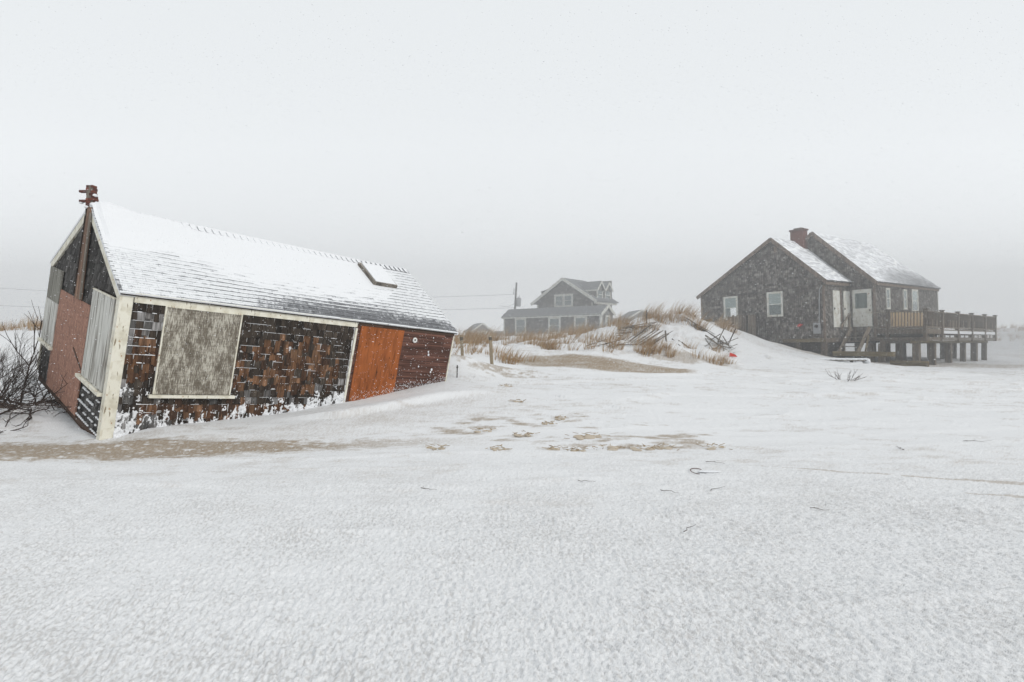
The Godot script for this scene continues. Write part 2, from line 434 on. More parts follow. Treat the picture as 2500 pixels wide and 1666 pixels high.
# share of bare sand: patches with their own outline
func sand_share(x: float, d: float) -> float:
	var n1 := nz.get_noise_3d(x * 12.0, d * 24.0, 7.0)
	var n2 := nz.get_noise_3d(x * 50.0, d * 80.0, 13.0)
	var s := 0.0
	# strip before the cottage
	var edge := 8.9 + 0.035 * (x + 6.0)
	var half := 0.66 - clampf((x + 5.5) * 0.13, 0.0, 0.6)
	if x < 2.0: s = maxf(s, smoothstep(0.25, -0.2, absf(d - edge) - half + n1 * 0.3 + n2 * 0.2 + nz.get_noise_3d(x * 160.0, d * 300.0, 3.0) * 0.3) * clampf((-0.2 - x) / 3.2, 0.0, 0.92))
	if s > 0.2 and d < 10.5:
		var fleck := nz.get_noise_3d(x * 240.0 + d * 60.0, d * 520.0, 37.0)
		if fleck > 0.22: s *= 1.0 - smoothstep(0.22, 0.5, fleck) * 0.75
	# thin sandy dusting along the cottage wall
	var lee := Vector2(x + 5.9, d - 9.75)
	var lw := lee.dot(Vector2(0.644, -0.765)); var lu := lee.dot(Vector2(0.765, 0.644))
	if lu > -1.0 and lu < 8.0 and lw > 0.2 and lw < 3.0: s = maxf(s, smoothstep(0.5, 0.9, lw) * smoothstep(2.6, 1.2, lw) * smoothstep(8.0, 3.0, lu) * (0.24 + 0.3 * n2))
	# bare mound before the dune
	var e := pow((x - 3.0 - (d - 20.5) * 0.15) / 3.4, 2) + pow((d - 20.4 + 0.25 * (x - 3.0)) / 1.7, 2)
	s = maxf(s, smoothstep(1.15, 0.7, e + n1 * 0.4 + n2 * 0.25) * (0.88 + 0.3 * n2))
	e = pow((x + 0.6) / 2.0, 2) + pow((d - 17.6) / 1.1, 2)
	s = maxf(s, smoothstep(0.95, 0.6, e + n1 * 0.9 + n2 * 0.9) * 0.7 * smoothstep(-0.3, 0.35, n2 + nz.get_noise_3d(x * 150.0, d * 200.0, 19.0)))
	# foot of the broken dune face
	e = pow((x - 7.0) / 2.2, 2) + pow((d - 22.8) / 0.8, 2)
	s = maxf(s, smoothstep(0.8, 0.4, e + n2 * 0.8) * 0.6)
	# raked-up flat in the middle
	e = pow((x - 1.0) / 2.7, 2) + pow((d - 9.7) / 1.5, 2)
	var n3 := nz.get_noise_3d(x * 90.0, d * 190.0, 71.0)
	s = maxf(s, smoothstep(-0.15, 0.5, (n1 * 0.5 + n2 * 0.7 + n3 * 0.8) + 0.02 - maxf(e - 0.3, 0.0) * 0.7) * 0.8)
	# thin dirty veil on the whole beach
	s = maxf(s, smoothstep(0.0, 0.75, n2 * 0.6 + n3 * 0.7 + n1 * 0.5) * 0.3 * clampf((d - 5.0) / 3.0, 0.0, 1.0))
	e = pow((x - 0.1) / 1.1, 2) + pow((d - 5.9) / 0.42, 2)
	s = maxf(s, smoothstep(-0.3, 0.7, n2 + 0.15 - e) * 0.3)
	# under and beside the deck, and far dunes
	e = pow((x - 22.0) / 9.0, 2) + pow((d - 31.5) / 3.2, 2)
	s = maxf(s, smoothstep(1.0, 0.3, e + n1 * 0.5) * 0.5)
	if d > 40.0: s = maxf(s, smoothstep(0.0, 0.5, nz.get_noise_3d(x * 2.5, d * 5.0, 3.0)) * 0.45)
	# tracks on the right
	for q in [[3.1, 7.4, 4.4, 6.9, 0.05], [4.5, 6.85, 6.6, 6.15, 0.075], [6.35, 6.35, 7.9, 6.1, 0.05], [4.7, 6.15, 6.3, 5.4, 0.07]]:
		if x > q[0] and x < q[2]:
			var td: float = lerpf(q[1], q[3], (x - q[0]) / (q[2] - q[0]))
			s = maxf(s, smoothstep(q[4], q[4] * 0.3, absf(d - td) + maxf(0.0, -n1) * 0.12 - 0.01) * 0.55)
	return clampf(s, 0.0, 1.0)

func build_ground() -> void:
	var rows := [-11.0, -8.0, -5.0, -3.0, -1.0, 0.3, 1.2, 1.7, 2.0]
	var d := 2.1
	while d < 112.0:
		rows.append(d)
		d += clampf(0.5 * d * d / 950.0, 0.0092, 0.12 if d < 28.0 else (0.5 if d < 70.0 else 3.0))
	var cols := 1150
	var nr := rows.size()
	var v := PackedVector3Array(); v.resize(nr * cols)
	var c := PackedColorArray(); c.resize(nr * cols)
	var t := PackedVector2Array(); t.resize(nr * cols)
	var snow := Color(0.775, 0.786, 0.806); var sand := Color(0.335, 0.272, 0.205); var crust := Color(0.36, 0.345, 0.325)
	var k := 0
	for r in nr:
		d = rows[r]
		var w := maxf(0.862 * d * 1.17 + 2.2, 10.0 if d < 1.9 else 0.0)
		var near := clampf((10.0 - d) / 4.5, 0.0, 1.0)
		var fine := d < 45.0
		for i in cols:
			var q := 2.0 * i / (cols - 1) - 1.0
			var x := w * (q * 0.86 + 0.14 * q * q * q)
			var h := smooth_height(x, d)
			var s := 0.0
			if fine or d < 90.0:
				h += drift_height(x, d)
				s = sand_share(x, d)
			var g := 0.0
			if near > 0.0:
				# crust of clumped snow, drawn out by the wind
				var wx := (x + d * 0.28) * 29.0; var wd := d * 9.0
				var a := nf.get_noise_2d(wx * 21.0, wd * 19.0)
				var b := nf.get_noise_2d(wx * 46.0 + 900.0, wd * 52.0)
				var big := nf.get_noise_2d(wx * 2.2, wd * 5.0 + 400.0)
				h += near * (1.0 - 0.7 * s) * ((0.0105 + 0.006 * big) * a + 0.009 * b + 0.006 * big)
				g = smoothstep(0.0, 0.6, nf.get_noise_2d(wx * 44.0 + 300.0, wd * 48.0 - 500.0) + 0.22 * nf.get_noise_2d(wx * 3.0, wd * 6.0 + 70.0) + 0.3 * nf.get_noise_2d(x * 14.0, d * 14.0)) * 0.44 * near
			elif fine:
				h += 0.006 * nf.get_noise_2d(x * 220.0, d * 160.0)
			s = clampf(maxf(s, g), 0.0, 1.0)
			if s > 0.03 and fine and s != g: s = clampf(s + nf.get_noise_2d(x * 700.0, d * 500.0) * 0.3, 0.0, 1.0)
			v[k] = Vector3(x, h, -d)
			c[k] = snow.lerp(sand, s) if s != g else snow.lerp(crust, s)
			t[k] = Vector2(x, d)
			k += 1
	var ix := PackedInt32Array(); ix.resize((nr - 1) * (cols - 1) * 6)
	k = 0
	for r in nr - 1:
		for i in cols - 1:
			var o := r * cols + i
			ix[k] = o; ix[k + 1] = o + cols; ix[k + 2] = o + cols + 1
			ix[k + 3] = o; ix[k + 4] = o + cols + 1; ix[k + 5] = o + 1
			k += 6
	var a := []
	a.resize(Mesh.ARRAY_MAX)
	a[Mesh.ARRAY_VERTEX] = v; a[Mesh.ARRAY_COLOR] = c; a[Mesh.ARRAY_TEX_UV] = t; a[Mesh.ARRAY_INDEX] = ix
	var am := ArrayMesh.new()
	am.add_surface_from_arrays(Mesh.PRIMITIVE_TRIANGLES, a)
	var st := SurfaceTool.new()
	st.create_from(am, 0)
	st.generate_normals()
	var m := StandardMaterial3D.new()
	m.vertex_color_use_as_albedo = true
	m.roughness = 0.85; m.metallic_specular = 0.2
	m.albedo_texture = image(512, 512, func(px, py):
		var q := nf.get_noise_2d(px * 3.0, py * 3.0) * 0.5 + nf.get_noise_2d(px * 11.0, py * 11.0) * 0.5
		var e := clampf(0.965 + q * 0.09, 0.7, 1.0)
		return Color(e, e * 0.998, e * 0.993))
	m.normal_enabled = true
	m.normal_texture = M.snow.normal_texture
	m.normal_scale = 0.9
	m.uv1_scale = Vector3(2.7, 1.3, 1)
	var o := put("ground", st.commit(), self)
	o.set_surface_override_material(0, m)
	o.set_meta("kind", "structure")

# ---------------------------------------------------------------- shared pieces
# A wall clad in courses of shingles: fills mb (vertex coloured). x runs along ex, y up, outward normal en. top(x) gives the roofline, holes are [x0,y0,x1,y1].
func clad(mb: Mb, o: Vector3, ex: Vector3, en: Vector3, x0: float, x1: float, y0: float, y1: float, top: Callable, holes: Array, course: float, wide: float, tones, thick := 0.02, ey := Vector3.UP) -> void:
	var y := y0
	while y < y1:
		var x := x0
		while x < x1 - 0.01:
			var w := minf(wide * rng.randf_range(0.55, 1.5), x1 - x)
			var xm := x + w * 0.5
			var lim: float = top.call(xm)
			var hole := false
			for h in holes:
				if xm > h[0] and xm < h[2] and y + course * 0.6 > h[1] and y + course * 0.4 < h[3]: hole = true
			if not hole and y < lim:
				var yt := minf(y + course * 1.05, lim)
				var yb := y + rng.randf_range(-0.1, 0.06) * course
				var g := wide * 0.03
				var k: Color = tones.call(xm, y) if tones is Callable else tones[rng.randi() % tones.size()]
				mb.col = k * rng.randf_range(0.75, 1.25)
				var zb := thick * rng.randf_range(0.8, 1.2)
				var p := [o + ex * (x + g) + ey * yb, o + ex * (x + w - g) + ey * yb, o + ex * (x + w - g) + ey * yt, o + ex * (x + g) + ey * yt]
				var f0: Vector3 = p[0] + en * zb; var f1: Vector3 = p[1] + en * zb; var f2: Vector3 = p[2] + en * 0.003; var f3: Vector3 = p[3] + en * 0.003
				mb.quad(f0, f1, f2, f3)
				mb.quad(p[0], p[1], f1, f0)
				mb.quad(p[0], f0, f3, p[3])
				mb.quad(f1, p[1], p[2], f2)
			x += w
		y += course

# a wall panel of thickness th with rectangular openings [x0, y0, x1, y1]
func holed(mb: Mb, o: Vector3, ex: Vector3, en: Vector3, x0: float, x1: float, y0: float, y1: float, holes: Array, th := 0.1) -> void:
	var xs := [x0, x1]; var ys := [y0, y1]
	for h in holes:
		xs.append(h[0]); xs.append(h[2]); ys.append(h[1]); ys.append(h[3])
	xs.sort(); ys.sort()
	var x := Transform3D(Basis(ex, Vector3.UP, en), o)
	for i in xs.size() - 1:
		for j in ys.size() - 1:
			if xs[i + 1] - xs[i] < 0.001 or ys[j + 1] - ys[j] < 0.001: continue
			var mx: float = (xs[i] + xs[i + 1]) * 0.5; var my: float = (ys[j] + ys[j + 1]) * 0.5
			var open := false
			for h in holes:
				if mx > h[0] and mx < h[2] and my > h[1] and my < h[3]: open = true
			if not open: mb.box(Vector3(xs[i], ys[j], -th), Vector3(xs[i + 1], ys[j + 1], 0), x)

# a window set on a wall: o is its lower left corner on the wall, parts are children of the window
func window(parent: Node, o: Vector3, ex: Vector3, en: Vector3, w: float, h: float, trim := 0.09, blind := 0.5, mid := true, m: Material = null) -> void:
	var ey := Vector3.UP
	var bx := Basis(ex, ey, en)
	var x := Transform3D(bx, o)
	var f := Mb.new()
	f.box(Vector3(-trim, -trim, 0), Vector3(0, h + trim, 0.06), x)
	f.box(Vector3(w, -trim, 0), Vector3(w + trim, h + trim, 0.06), x)
	f.box(Vector3(0, h, 0), Vector3(w, h + trim, 0.062), x)
	f.box(Vector3(0, -trim, 0), Vector3(w, 0, 0.07), x)
	var fm: Material = m if m else M.white_trim
	var win := part("window", f, fm, parent)
	var b: Mb
	if blind > 0.0:
		b = Mb.new(); b.box(Vector3(0.03, h * (1.0 - blind), 0.012), Vector3(w - 0.03, h - 0.01, 0.018), x)
		part("blind", b, M.blind, win)
	b = Mb.new()
	for q in [[0.0, 0.0, 0.035, h], [w - 0.035, 0.0, w, h], [0.035, 0.0, w - 0.035, 0.04], [0.035, h - 0.035, w - 0.035, h]]:
		b.box(Vector3(q[0], q[1], 0.02), Vector3(q[2], q[3], 0.045), x)
	if mid: b.box(Vector3(0.035, h * 0.5 - 0.02, 0.021), Vector3(w - 0.035, h * 0.5 + 0.02, 0.05), x)
	part("sash", b, fm, win)
	b = Mb.new(); b.box(Vector3(0.036, 0.041, 0.03), Vector3(w - 0.036, h - 0.036, 0.034), x)
	part("pane", b, M.glass, win)

# a slab that follows a sloping quad, thickness downwards
func slab(mb: Mb, a: Vector3, b: Vector3, c: Vector3, d: Vector3, th: float) -> void:
	var n := (b - a).cross(d - a).normalized() * th
	mb.hexa([a - n, b - n, a, b, d - n, c - n, d, c])

# ---------------------------------------------------------------- the tilted cottage
# local axes: x along the long front wall, y up, z out of that wall; the origin is the eave corner nearest the camera
func roof_point(x: float, s: float, off := 0.0) -> Vector3:
	return Vector3(x, s * 0.447 + off * 0.894 - 0.05 * sin(PI * clampf(x / 7.3, 0, 1)) * (s / 2.9), -s * 0.894 + off * 0.447)

func in_brown(x: float, y: float) -> float:
	var a := 1.0 - pow((x - 3.0) / 1.25, 2) - pow((y + 1.08) / 0.66, 2)
	var b := 1.0 - pow((x - 0.42) / 0.3, 2) - pow((y + 1.05) / 0.5, 2)
	var c := 0.75 - pow((x - 1.9) / 2.0, 2) - pow((y + 1.95) / 0.3, 2)
	return maxf(maxf(a, b), c)

func wall_snow(x: float, y: float) -> float:
	var base := lerpf(-2.5, -1.78, clampf(x / 4.4, 0, 1)) + 0.06
	var n1 := nz.get_noise_3d(x * 130.0, y * 60.0, 21.0); var n2 := nz.get_noise_3d(x * 420.0, y * 190.0, 27.0)
	var k := 0.85 - (y - base) / 0.3
	k = maxf(k, 1.2 - (y + 2.3) / 0.95 - x * 0.85)
	k = maxf(k, 0.9 - pow((x - 1.99) / 0.09, 2) - pow((y + 1.52) / 0.3, 2))
	k = maxf(k, 0.3 - absf(x - 4.33) * 5.0 - (y + 1.8) * 0.25)
	return k * 0.75 + n1 * 0.5 + n2 * 0.8 + nz.get_noise_3d(x * 1100.0, y * 700.0, 33.0) * 0.55 - 0.4

func build_cottage() -> void:
	var tr := Transform3D(Basis(Vector3(0.66275, -0.07845, -0.74472), Vector3(0.18750, 0.98020, 0.06361), Vector3(0.72499, -0.18180, 0.66434)).orthonormalized(), COTTAGE_AT)
	var h := thing("tilted_cottage", "storm-tilted cottage with snowy roof, boarded windows and peeling brown shingles", "cottage", tr)
	# ---- carcass
	var fw := boxpart("front_wall", Vector3(0.02, -2.6, -0.14), Vector3(7.13, -0.02, -0.012), M.dark_wood, h)
	var b := Mb.new()
	b.box(Vector3(0.15, -2.45, -0.011), Vector3(4.32, -0.14, 0.001))
	part("joint_snow", b, M.snow, fw, true)
	var gw := Mb.new()
	gw.hexa([Vector3(0.012, -2.45, -5.18), Vector3(0.12, -2.45, -5.18), Vector3(0.012, -0.02, -5.18), Vector3(0.12, -0.02, -5.18), Vector3(0.012, -2.45, -0.02), Vector3(0.12, -2.45, -0.02), Vector3(0.012, -0.02, -0.02), Vector3(0.12, -0.02, -0.02)])
	gw.tri(Vector3(0.012, -0.02, -5.18), Vector3(0.012, -0.02, -0.02), Vector3(0.012, 1.24, -2.6))
	gw.tri(Vector3(0.12, -0.02, -0.02), Vector3(0.12, -0.02, -5.18), Vector3(0.12, 1.24, -2.6))
	var gable := part("gable_wall", gw, M.dark_wood, h)
	gw = Mb.new()
	gw.box(Vector3(7.02, -2.5, -5.18), Vector3(7.12, -0.02, -0.15))
	gw.tri(Vector3(7.12, -0.02, -0.02), Vector3(7.12, -0.02, -5.18), Vector3(7.12, 1.24, -2.6))
	part("end_wall", gw, M.old_wood, h)
	boxpart("back_wall", Vector3(0.13, -2.5, -5.18), Vector3(7.01, -0.02, -5.06), M.dark_wood, h)
	boxpart("floor", Vector3(0.02, -2.62, -5.18), Vector3(7.12, -2.46, -0.15), M.old_wood, h)
	# ---- front wall shingles
	var unit := []
	for i in 6:
		var q := Mb.new()
		var s := [rng.randf_range(-0.07, 0.05), rng.randf_range(-0.07, 0.05)]
		var o := Vector2(rng.randf(), rng.randf())
		q.hexa([Vector3(0, s[0], 0), Vector3(1, s[1], 0), Vector3(0.01, 1, 0), Vector3(0.99, 1, 0), Vector3(0, s[0], 0.017), Vector3(1, s[1], 0.017), Vector3(0.01, 1, 0.003), Vector3(0.99, 1, 0.003)])
		for k in q.t.size(): q.t[k] = q.t[k] * Vector2(0.25, 0.3) + o
		unit.append(q.mesh(M.snow))
	var torn := []
	for i in 8:
		var q := Mb.new()
		var o := Vector2(rng.randf(), rng.randf())
		var bt := []
		for k in 5: bt.append(Vector3(k / 4.0, rng.randf_range(-0.16, 0.14), 0))
		var up0 := Vector3(0, 1, 0); var lz := Vector3(0, 0, rng.randf_range(0.012, 0.028)); var tz := Vector3(0, 0, 0.004)
		for k in 4:
			var t0 := Vector3(k / 4.0, 1, 0); var t1 := Vector3((k + 1) / 4.0, 1, 0)
			var z0: Vector3 = lz * (1.0 + 0.5 * sin(k * 2.1 + i)); var z1: Vector3 = lz * (1.0 + 0.5 * sin((k + 1) * 2.1 + i))
			q.quad(bt[k] + z0, bt[k + 1] + z1, t1 + tz, t0 + tz)
			q.quad(bt[k], bt[k + 1], bt[k + 1] + z1, bt[k] + z0)
			if k == 0: q.quad(bt[0], bt[0] + z0, up0 + tz, up0)
			if k == 3: q.quad(bt[4] + z1, bt[4], Vector3(1, 1, 0), Vector3(1, 1, 0) + tz)
		for k in q.t.size(): q.t[k] = q.t[k] * Vector2(0.25, 0.3) + o
		torn.append(q.mesh(M.snow))
	var rest := {}
	var made := 0
	var y := -0.29
	var row := 0
	while y > -2.42:
		var x := 0.165 + rng.randf_range(-0.06, 0.0)
		while x < 4.29:
			var w := minf(rng.randf_range(0.07, 0.145), 4.305 - x)
			var xm := x + w * 0.5
			var x0 := maxf(x, 0.155)
			var base := lerpf(-2.5, -1.78, clampf(xm / 4.4, 0, 1))
			if not (xm > 0.66 and xm < 1.88 and y > -1.66) and y > base - 0.2 and x + w - x0 > 0.03:
				var bp := in_brown(xm, y + 0.07)
				var brown := bp * 1.3 + nz.get_noise_3d(xm * 170.0, y * 210.0, 8.0) * 1.0 + rng.randf_range(-0.3, 0.3) > 0.42
				var frost := not brown and rng.randf() < clampf(0.12 + (0.75 - xm) * 0.9 - absf(y + 0.5) * 0.3, 0.0, 0.6) + (0.5 if y < -1.6 and xm < 1.0 else 0.0) + (0.35 if y < base + 0.45 else 0.0)
				var hh := 0.147
				var yb := y
				var z := 0.0015
				if brown:
					yb += rng.randf_range(-0.035, 0.02); z = -0.004 + rng.randf_range(0.0, 0.009)
					hh += 0.03
					if rng.randf() < 0.3: yb -= 0.06; hh += 0.06
				var kind := "brown" if brown else ("frost" if frost else "dark")
				var m: Material = M["shingle_%s%d" % [kind, rng.randi() % 4]]
				if brown and rng.randf() < 0.08: m = M["shingle_dark%d" % (rng.randi() % 4)]
				var gap := rng.randf_range(0.002, 0.005) if brown else rng.randf_range(0.003, 0.007)
				var tf := Transform3D(Basis.from_scale(Vector3(x + w - x0 - gap, hh + rng.randf_range(-0.006, 0.004), rng.randf_range(0.8, 1.5))).rotated(Vector3.BACK, rng.randf_range(-0.018, 0.018) * (3.0 if brown else 1.0)), Vector3(x0, yb, z))
				var me: Mesh = torn[rng.randi() % 8] if brown or (yb < -1.6 and rng.randf() < 0.5) else unit[rng.randi() % 6]
				if made < 300:
					var n := put("shingle", me, fw); n.transform = tf
					n.set_surface_override_material(0, m)
					made += 1
				else:
					var key := "%s" % m.get_instance_id()
					if not rest.has(key):
						var st := SurfaceTool.new(); st.begin(Mesh.PRIMITIVE_TRIANGLES); st.set_material(m); rest[key] = st
					rest[key].append_from(me, 0, tf)
			x += w
		y -= 0.14
		row += 1
	for key in rest: put("lower_shingles", rest[key].commit(), fw, true)
	# snow caught on butts and against the foot of the wall
	b = Mb.new()
	var step := 0.013
	var gx := int(4.2 / step); var gy := int(2.3 / step)
	var hs := []
	for j in gy + 1:
		var line := PackedFloat32Array()
		for i in gx + 1:
			var x := 0.15 + i * step; var yy := -2.5 + j * step
			var k := wall_snow(x, yy)
			if x > 0.6 and x < 1.95 and yy > -1.76: k = minf(k, 0.0 if not (x > 1.86 and yy < -1.1) else k)
			line.append(minf(maxf(k, 0.0) * 0.05, 0.06) + (0.012 if k > 0.0 else 0.0))
		hs.append(line)
	for j in gy:
		for i in gx:
			var q := [hs[j][i], hs[j][i + 1], hs[j + 1][i + 1], hs[j + 1][i]]
			if maxf(maxf(q[0], q[1]), maxf(q[2], q[3])) <= 0.0: continue
			var x := 0.15 + i * step; var yy := -2.5 + j * step
			b.quad(Vector3(x, yy, q[0]), Vector3(x + step, yy, q[1]), Vector3(x + step, yy + step, q[2]), Vector3(x, yy + step, q[3]))
	part("snow_crust", b, M.snow, fw, true)
	# rime on the ledges of the courses at the left
	b = Mb.new()
	for r in 15:
		var yy := -0.29 - r * 0.14
		var x := 0.17
		while x < 4.28:
			var l := rng.randf_range(0.05, 0.2)
			var dense := 0.95 if x < 0.62 and r < 6 else 0.32
			if rng.randf() < dense and not (x + l > 0.63 and x < 1.92 and yy > -1.7):
				var th := rng.randf_range(0.001, 0.005) * (4.0 if x < 0.62 else 1.0)
				b.hexa([Vector3(x, yy - 0.012 - th * 0.2, 0.002), Vector3(x + l, yy - 0.012, 0.002), Vector3(x, yy + th - 0.008, 0.012), Vector3(x + l, yy + th * 0.6 - 0.008, 0.012), Vector3(x, yy - 0.01, 0.021), Vector3(x + l, yy - 0.01, 0.021), Vector3(x, yy - 0.004, 0.021), Vector3(x + l, yy - 0.004, 0.021)])
			x += l
	part("snow_ledge", b, M.snow, fw, true)
	# ---- trim of the front
	boxpart("fascia", Vector3(0.17, -0.15, 0.0), Vector3(4.35, 0.005, 0.035), M.white_paint, h)
	boxpart("corner_board", Vector3(-0.035, -2.5, -0.005), Vector3(0.155, 0.0, 0.026), M.white_paint, h)
	boxpart("corner_board", Vector3(-0.034, -2.5, -0.15), Vector3(-0.002, -0.03, -0.007), M.white_paint, h)
	var sh := boxpart("shutter", Vector3(0.655, -1.65, 0.022), Vector3(1.885, -0.165, 0.042), M.shutter, h)
	boxpart("frame_strip", Vector3(0.63, -1.65, 0.02), Vector3(0.653, -0.165, 0.05), M.white_paint, sh)
	boxpart("frame_strip", Vector3(1.887, -1.65, 0.02), Vector3(1.91, -0.165, 0.05), M.white_paint, sh)
	boxpart("frame_strip", Vector3(0.63, -0.163, 0.02), Vector3(1.91, -0.146, 0.052), M.white_paint, sh)
	boxpart("window_sill", Vector3(0.57, -1.712, 0.01), Vector3(1.99, -1.662, 0.085), M.white_paint, h)
	boxpart("trim_board", Vector3(4.325, -2.4, 0.0), Vector3(4.37, -0.17, 0.03), M.white_paint, h)
	boxpart("jamb_board", Vector3(4.375, -2.4, -0.004), Vector3(4.445, -0.05, 0.018), M.red_board1, h)
	var pp := boxpart("plywood_panel", Vector3(4.452, -2.4, 0.012), Vector3(5.60, -0.105, 0.032), M.plywood_orange, h)
	pp.set_meta("label", "bright orange plywood sheet over the doorway")
	b = Mb.new()
	for i in 9:
		for x in [4.5, 5.02, 5.55]: b.box(Vector3(x - 0.006, -0.16 - i * 0.2, 0.0325), Vector3(x + 0.006, -0.148 - i * 0.2, 0.036))
	part("nail_heads", b, M.iron, pp, true)
	boxpart("header_board", Vector3(4.37, -0.1, -0.005), Vector3(7.13, -0.012, 0.04), M.old_wood, h)
	boxpart("header_board", Vector3(5.61, -0.215, -0.01), Vector3(7.12, -0.105, 0.02), M.red_board2, h)
	for i in 15:
		var yt := -0.222 - i * 0.142
		var z := rng.randf_range(-0.004, 0.008)
		boxpart("wall_board", Vector3(5.61, yt - 0.134, -0.01 + z), Vector3(7.12 + rng.randf_range(-0.015, 0.01), yt, 0.012 + z), M["red_board%d" % (rng.randi() % 3)], h)
	boxpart("corner_strip", Vector3(7.122, -2.4, -0.02), Vector3(7.15, -0.11, 0.03), M.white_paint, h)
	var ring := TorusMesh.new()
	ring.inner_radius = 0.026; ring.outer_radius = 0.064; ring.rings = 24; ring.ring_segments = 10; ring.material = M.white_plastic
	var rg := put("vent_ring", ring, h)
	rg.transform = Transform3D(Basis(Vector3.RIGHT, Vector3.BACK, Vector3.DOWN), Vector3(5.94, -0.3, 0.04))
	b = Mb.new()
	for q in [[6.42, -0.55, 0.022], [6.44, -0.62, 0.028], [6.62, -0.98, 0.03], [6.6, -1.04, 0.024], [6.2, -0.92, 0.02], [6.3, -0.4, 0.014], [6.75, -0.72, 0.014], [6.05, -1.3, 0.016], [6.5, -0.2, 0.014], [5.75, -0.42, 0.012], [6.85, -0.5, 0.012]]:
		b.blob(Vector3(q[0], q[1], 0.02), Vector3(q[2], q[2] * 1.2, 0.014), nz, 0.5, 5)
	for i in 520:
		var x := rng.randf_range(4.5, 7.1)
		var yy := lerpf(-1.76, -1.22, (x - 4.4) / 2.7) + absf(rng.randfn(0.0, 0.12)) - 0.06
		var r := rng.randf_range(0.003, 0.009)
		b.blob(Vector3(x, yy, 0.03), Vector3(r * 1.6, r, 0.012), nz, 0.5, 3)
	part("stuck_snow", b, M.snow, h, true)
	# ---- gable side: ex runs along z, outwards is -x
	b = Mb.new()
	var tones := [Color(0.1, 0.098, 0.096), Color(0.13, 0.127, 0.124), Color(0.08, 0.078, 0.075), Color(0.2, 0.198, 0.196)]
	clad(b, Vector3(0.01, 0, 0), Vector3(0, 0, 1), Vector3(-1, 0, 0), -5.16, -0.03, -2.45, 1.3, func(z): return 1.17 - absf(z + 2.6) * 0.5, [[-4.15, -2.5, -1.6, -0.45], [-1.5, -1.7, -0.2, -0.15], [-5.15, -1.7, -3.95, -0.1]], 0.13, 0.13, tones, 0.018)
	part("gable_shingles", b, M.grey_shingle, gable, true)
	b = Mb.new()
	for r in 5:
		var yy := -2.4 + r * 0.13
		for i in 13:
			if rng.randf() < 0.75 - r * 0.12:
				var zz := -1.5 + i * 0.11
				b.blob(Vector3(-0.03, yy, zz), Vector3(0.028, 0.02 + rng.randf() * 0.018, 0.07), nz, 0.6, 5)
	part("gable_snow", b, M.snow, gable, true)
	pp = boxpart("plywood_panel", Vector3(-0.035, -2.47, -4.12), Vector3(-0.012, -0.47, -1.61), M.plywood_pink, h)
	pp.set_meta("label", "faded pinkish brown sheet boarding up the gable")
	barpart("batten", Vector3(-0.04, -1.62, -1.62), Vector3(-0.04, -1.36, -2.35), 0.012, 0.03, M.old_wood, pp)
	b = Mb.new()
	for i in 11:
		for z in [-4.06, -2.87, -1.67]: b.box(Vector3(-0.039, -2.4 + i * 0.19, z - 0.007), Vector3(-0.0355, -2.386 + i * 0.19, z + 0.007))
	part("nail_heads", b, M.iron, pp, true)
	boxpart("shutter", Vector3(-0.05, -1.69, -1.52), Vector3(-0.02, -0.16, -0.21), M.shutter_pale, h)
	boxpart("frame_strip", Vector3(-0.056, -0.158, -1.53), Vector3(-0.02, -0.135, -0.2), M.white_paint, h)
	boxpart("window_sill", Vector3(-0.1, -1.755, -1.68), Vector3(-0.015, -1.70, -0.17), M.white_paint, h)
	boxpart("shutter", Vector3(-0.05, -0.775, -5.1), Vector3(-0.02, -0.1, -3.98), M.shutter_grey, h)
	boxpart("shutter", Vector3(-0.052, -1.67, -5.12), Vector3(-0.02, -0.78, -4.0), M.shutter_pale, h)
	boxpart("window_sill", Vector3(-0.1, -1.735, -5.16), Vector3(-0.015, -1.68, -3.97), M.white_paint, h)
	boxpart("corner_board", Vector3(-0.03, -2.4, -5.21), Vector3(-0.001, -0.05, -5.13), M.white_paint, h)
	# rake boards
	for s in [-1.0, 1.0]:
		var e := Vector3(-0.035, -0.03, -2.6 + s * 2.6); var r := Vector3(-0.035, 1.26, -2.6 + s * 0.02)
		b = Mb.new()
		var dn := Vector3(0, -0.16, 0); var th := Vector3(0.05, 0, 0)
		b.hexa([e + dn, r + dn, e, r, e + dn + th, r + dn + th, e + th, r + th])
		part("rake_board", b, M.white_paint, h)
	# old flue board running up to the chimney
	b = Mb.new()
	b.hexa([Vector3(-0.07, -0.46, -2.66), Vector3(-0.015, -0.46, -2.66), Vector3(-0.07, 1.25, -2.63), Vector3(-0.015, 1.25, -2.63), Vector3(-0.07, -0.46, -2.3), Vector3(-0.015, -0.46, -2.3), Vector3(-0.07, 1.25, -2.42), Vector3(-0.015, 1.25, -2.42)])
	part("flue_board", b, M.chimney_board, h)
	barpart("flue_edge", Vector3(-0.06, -0.45, -2.26), Vector3(-0.06, 1.15, -2.38), 0.03, 0.05, M.grey_wood1, h)
	barpart("flue_edge", Vector3(-0.05, -0.4, -2.72), Vector3(-0.05, 1.1, -2.68), 0.06, 0.06, M.dark_wood, h)
	# ---- roof
	var roof := Mb.new()
	slab(roof, roof_point(-0.04, -0.05), roof_point(7.26, -0.05), roof_point(7.38, 2.9), roof_point(-0.04, 2.9), 0.05)
	slab(roof, Vector3(7.38, 1.29, -2.59), Vector3(-0.04, 1.29, -2.59), Vector3(-0.04, -0.06, -5.29), Vector3(7.26, -0.06, -5.29), 0.05)
	var rn := Mb.new()
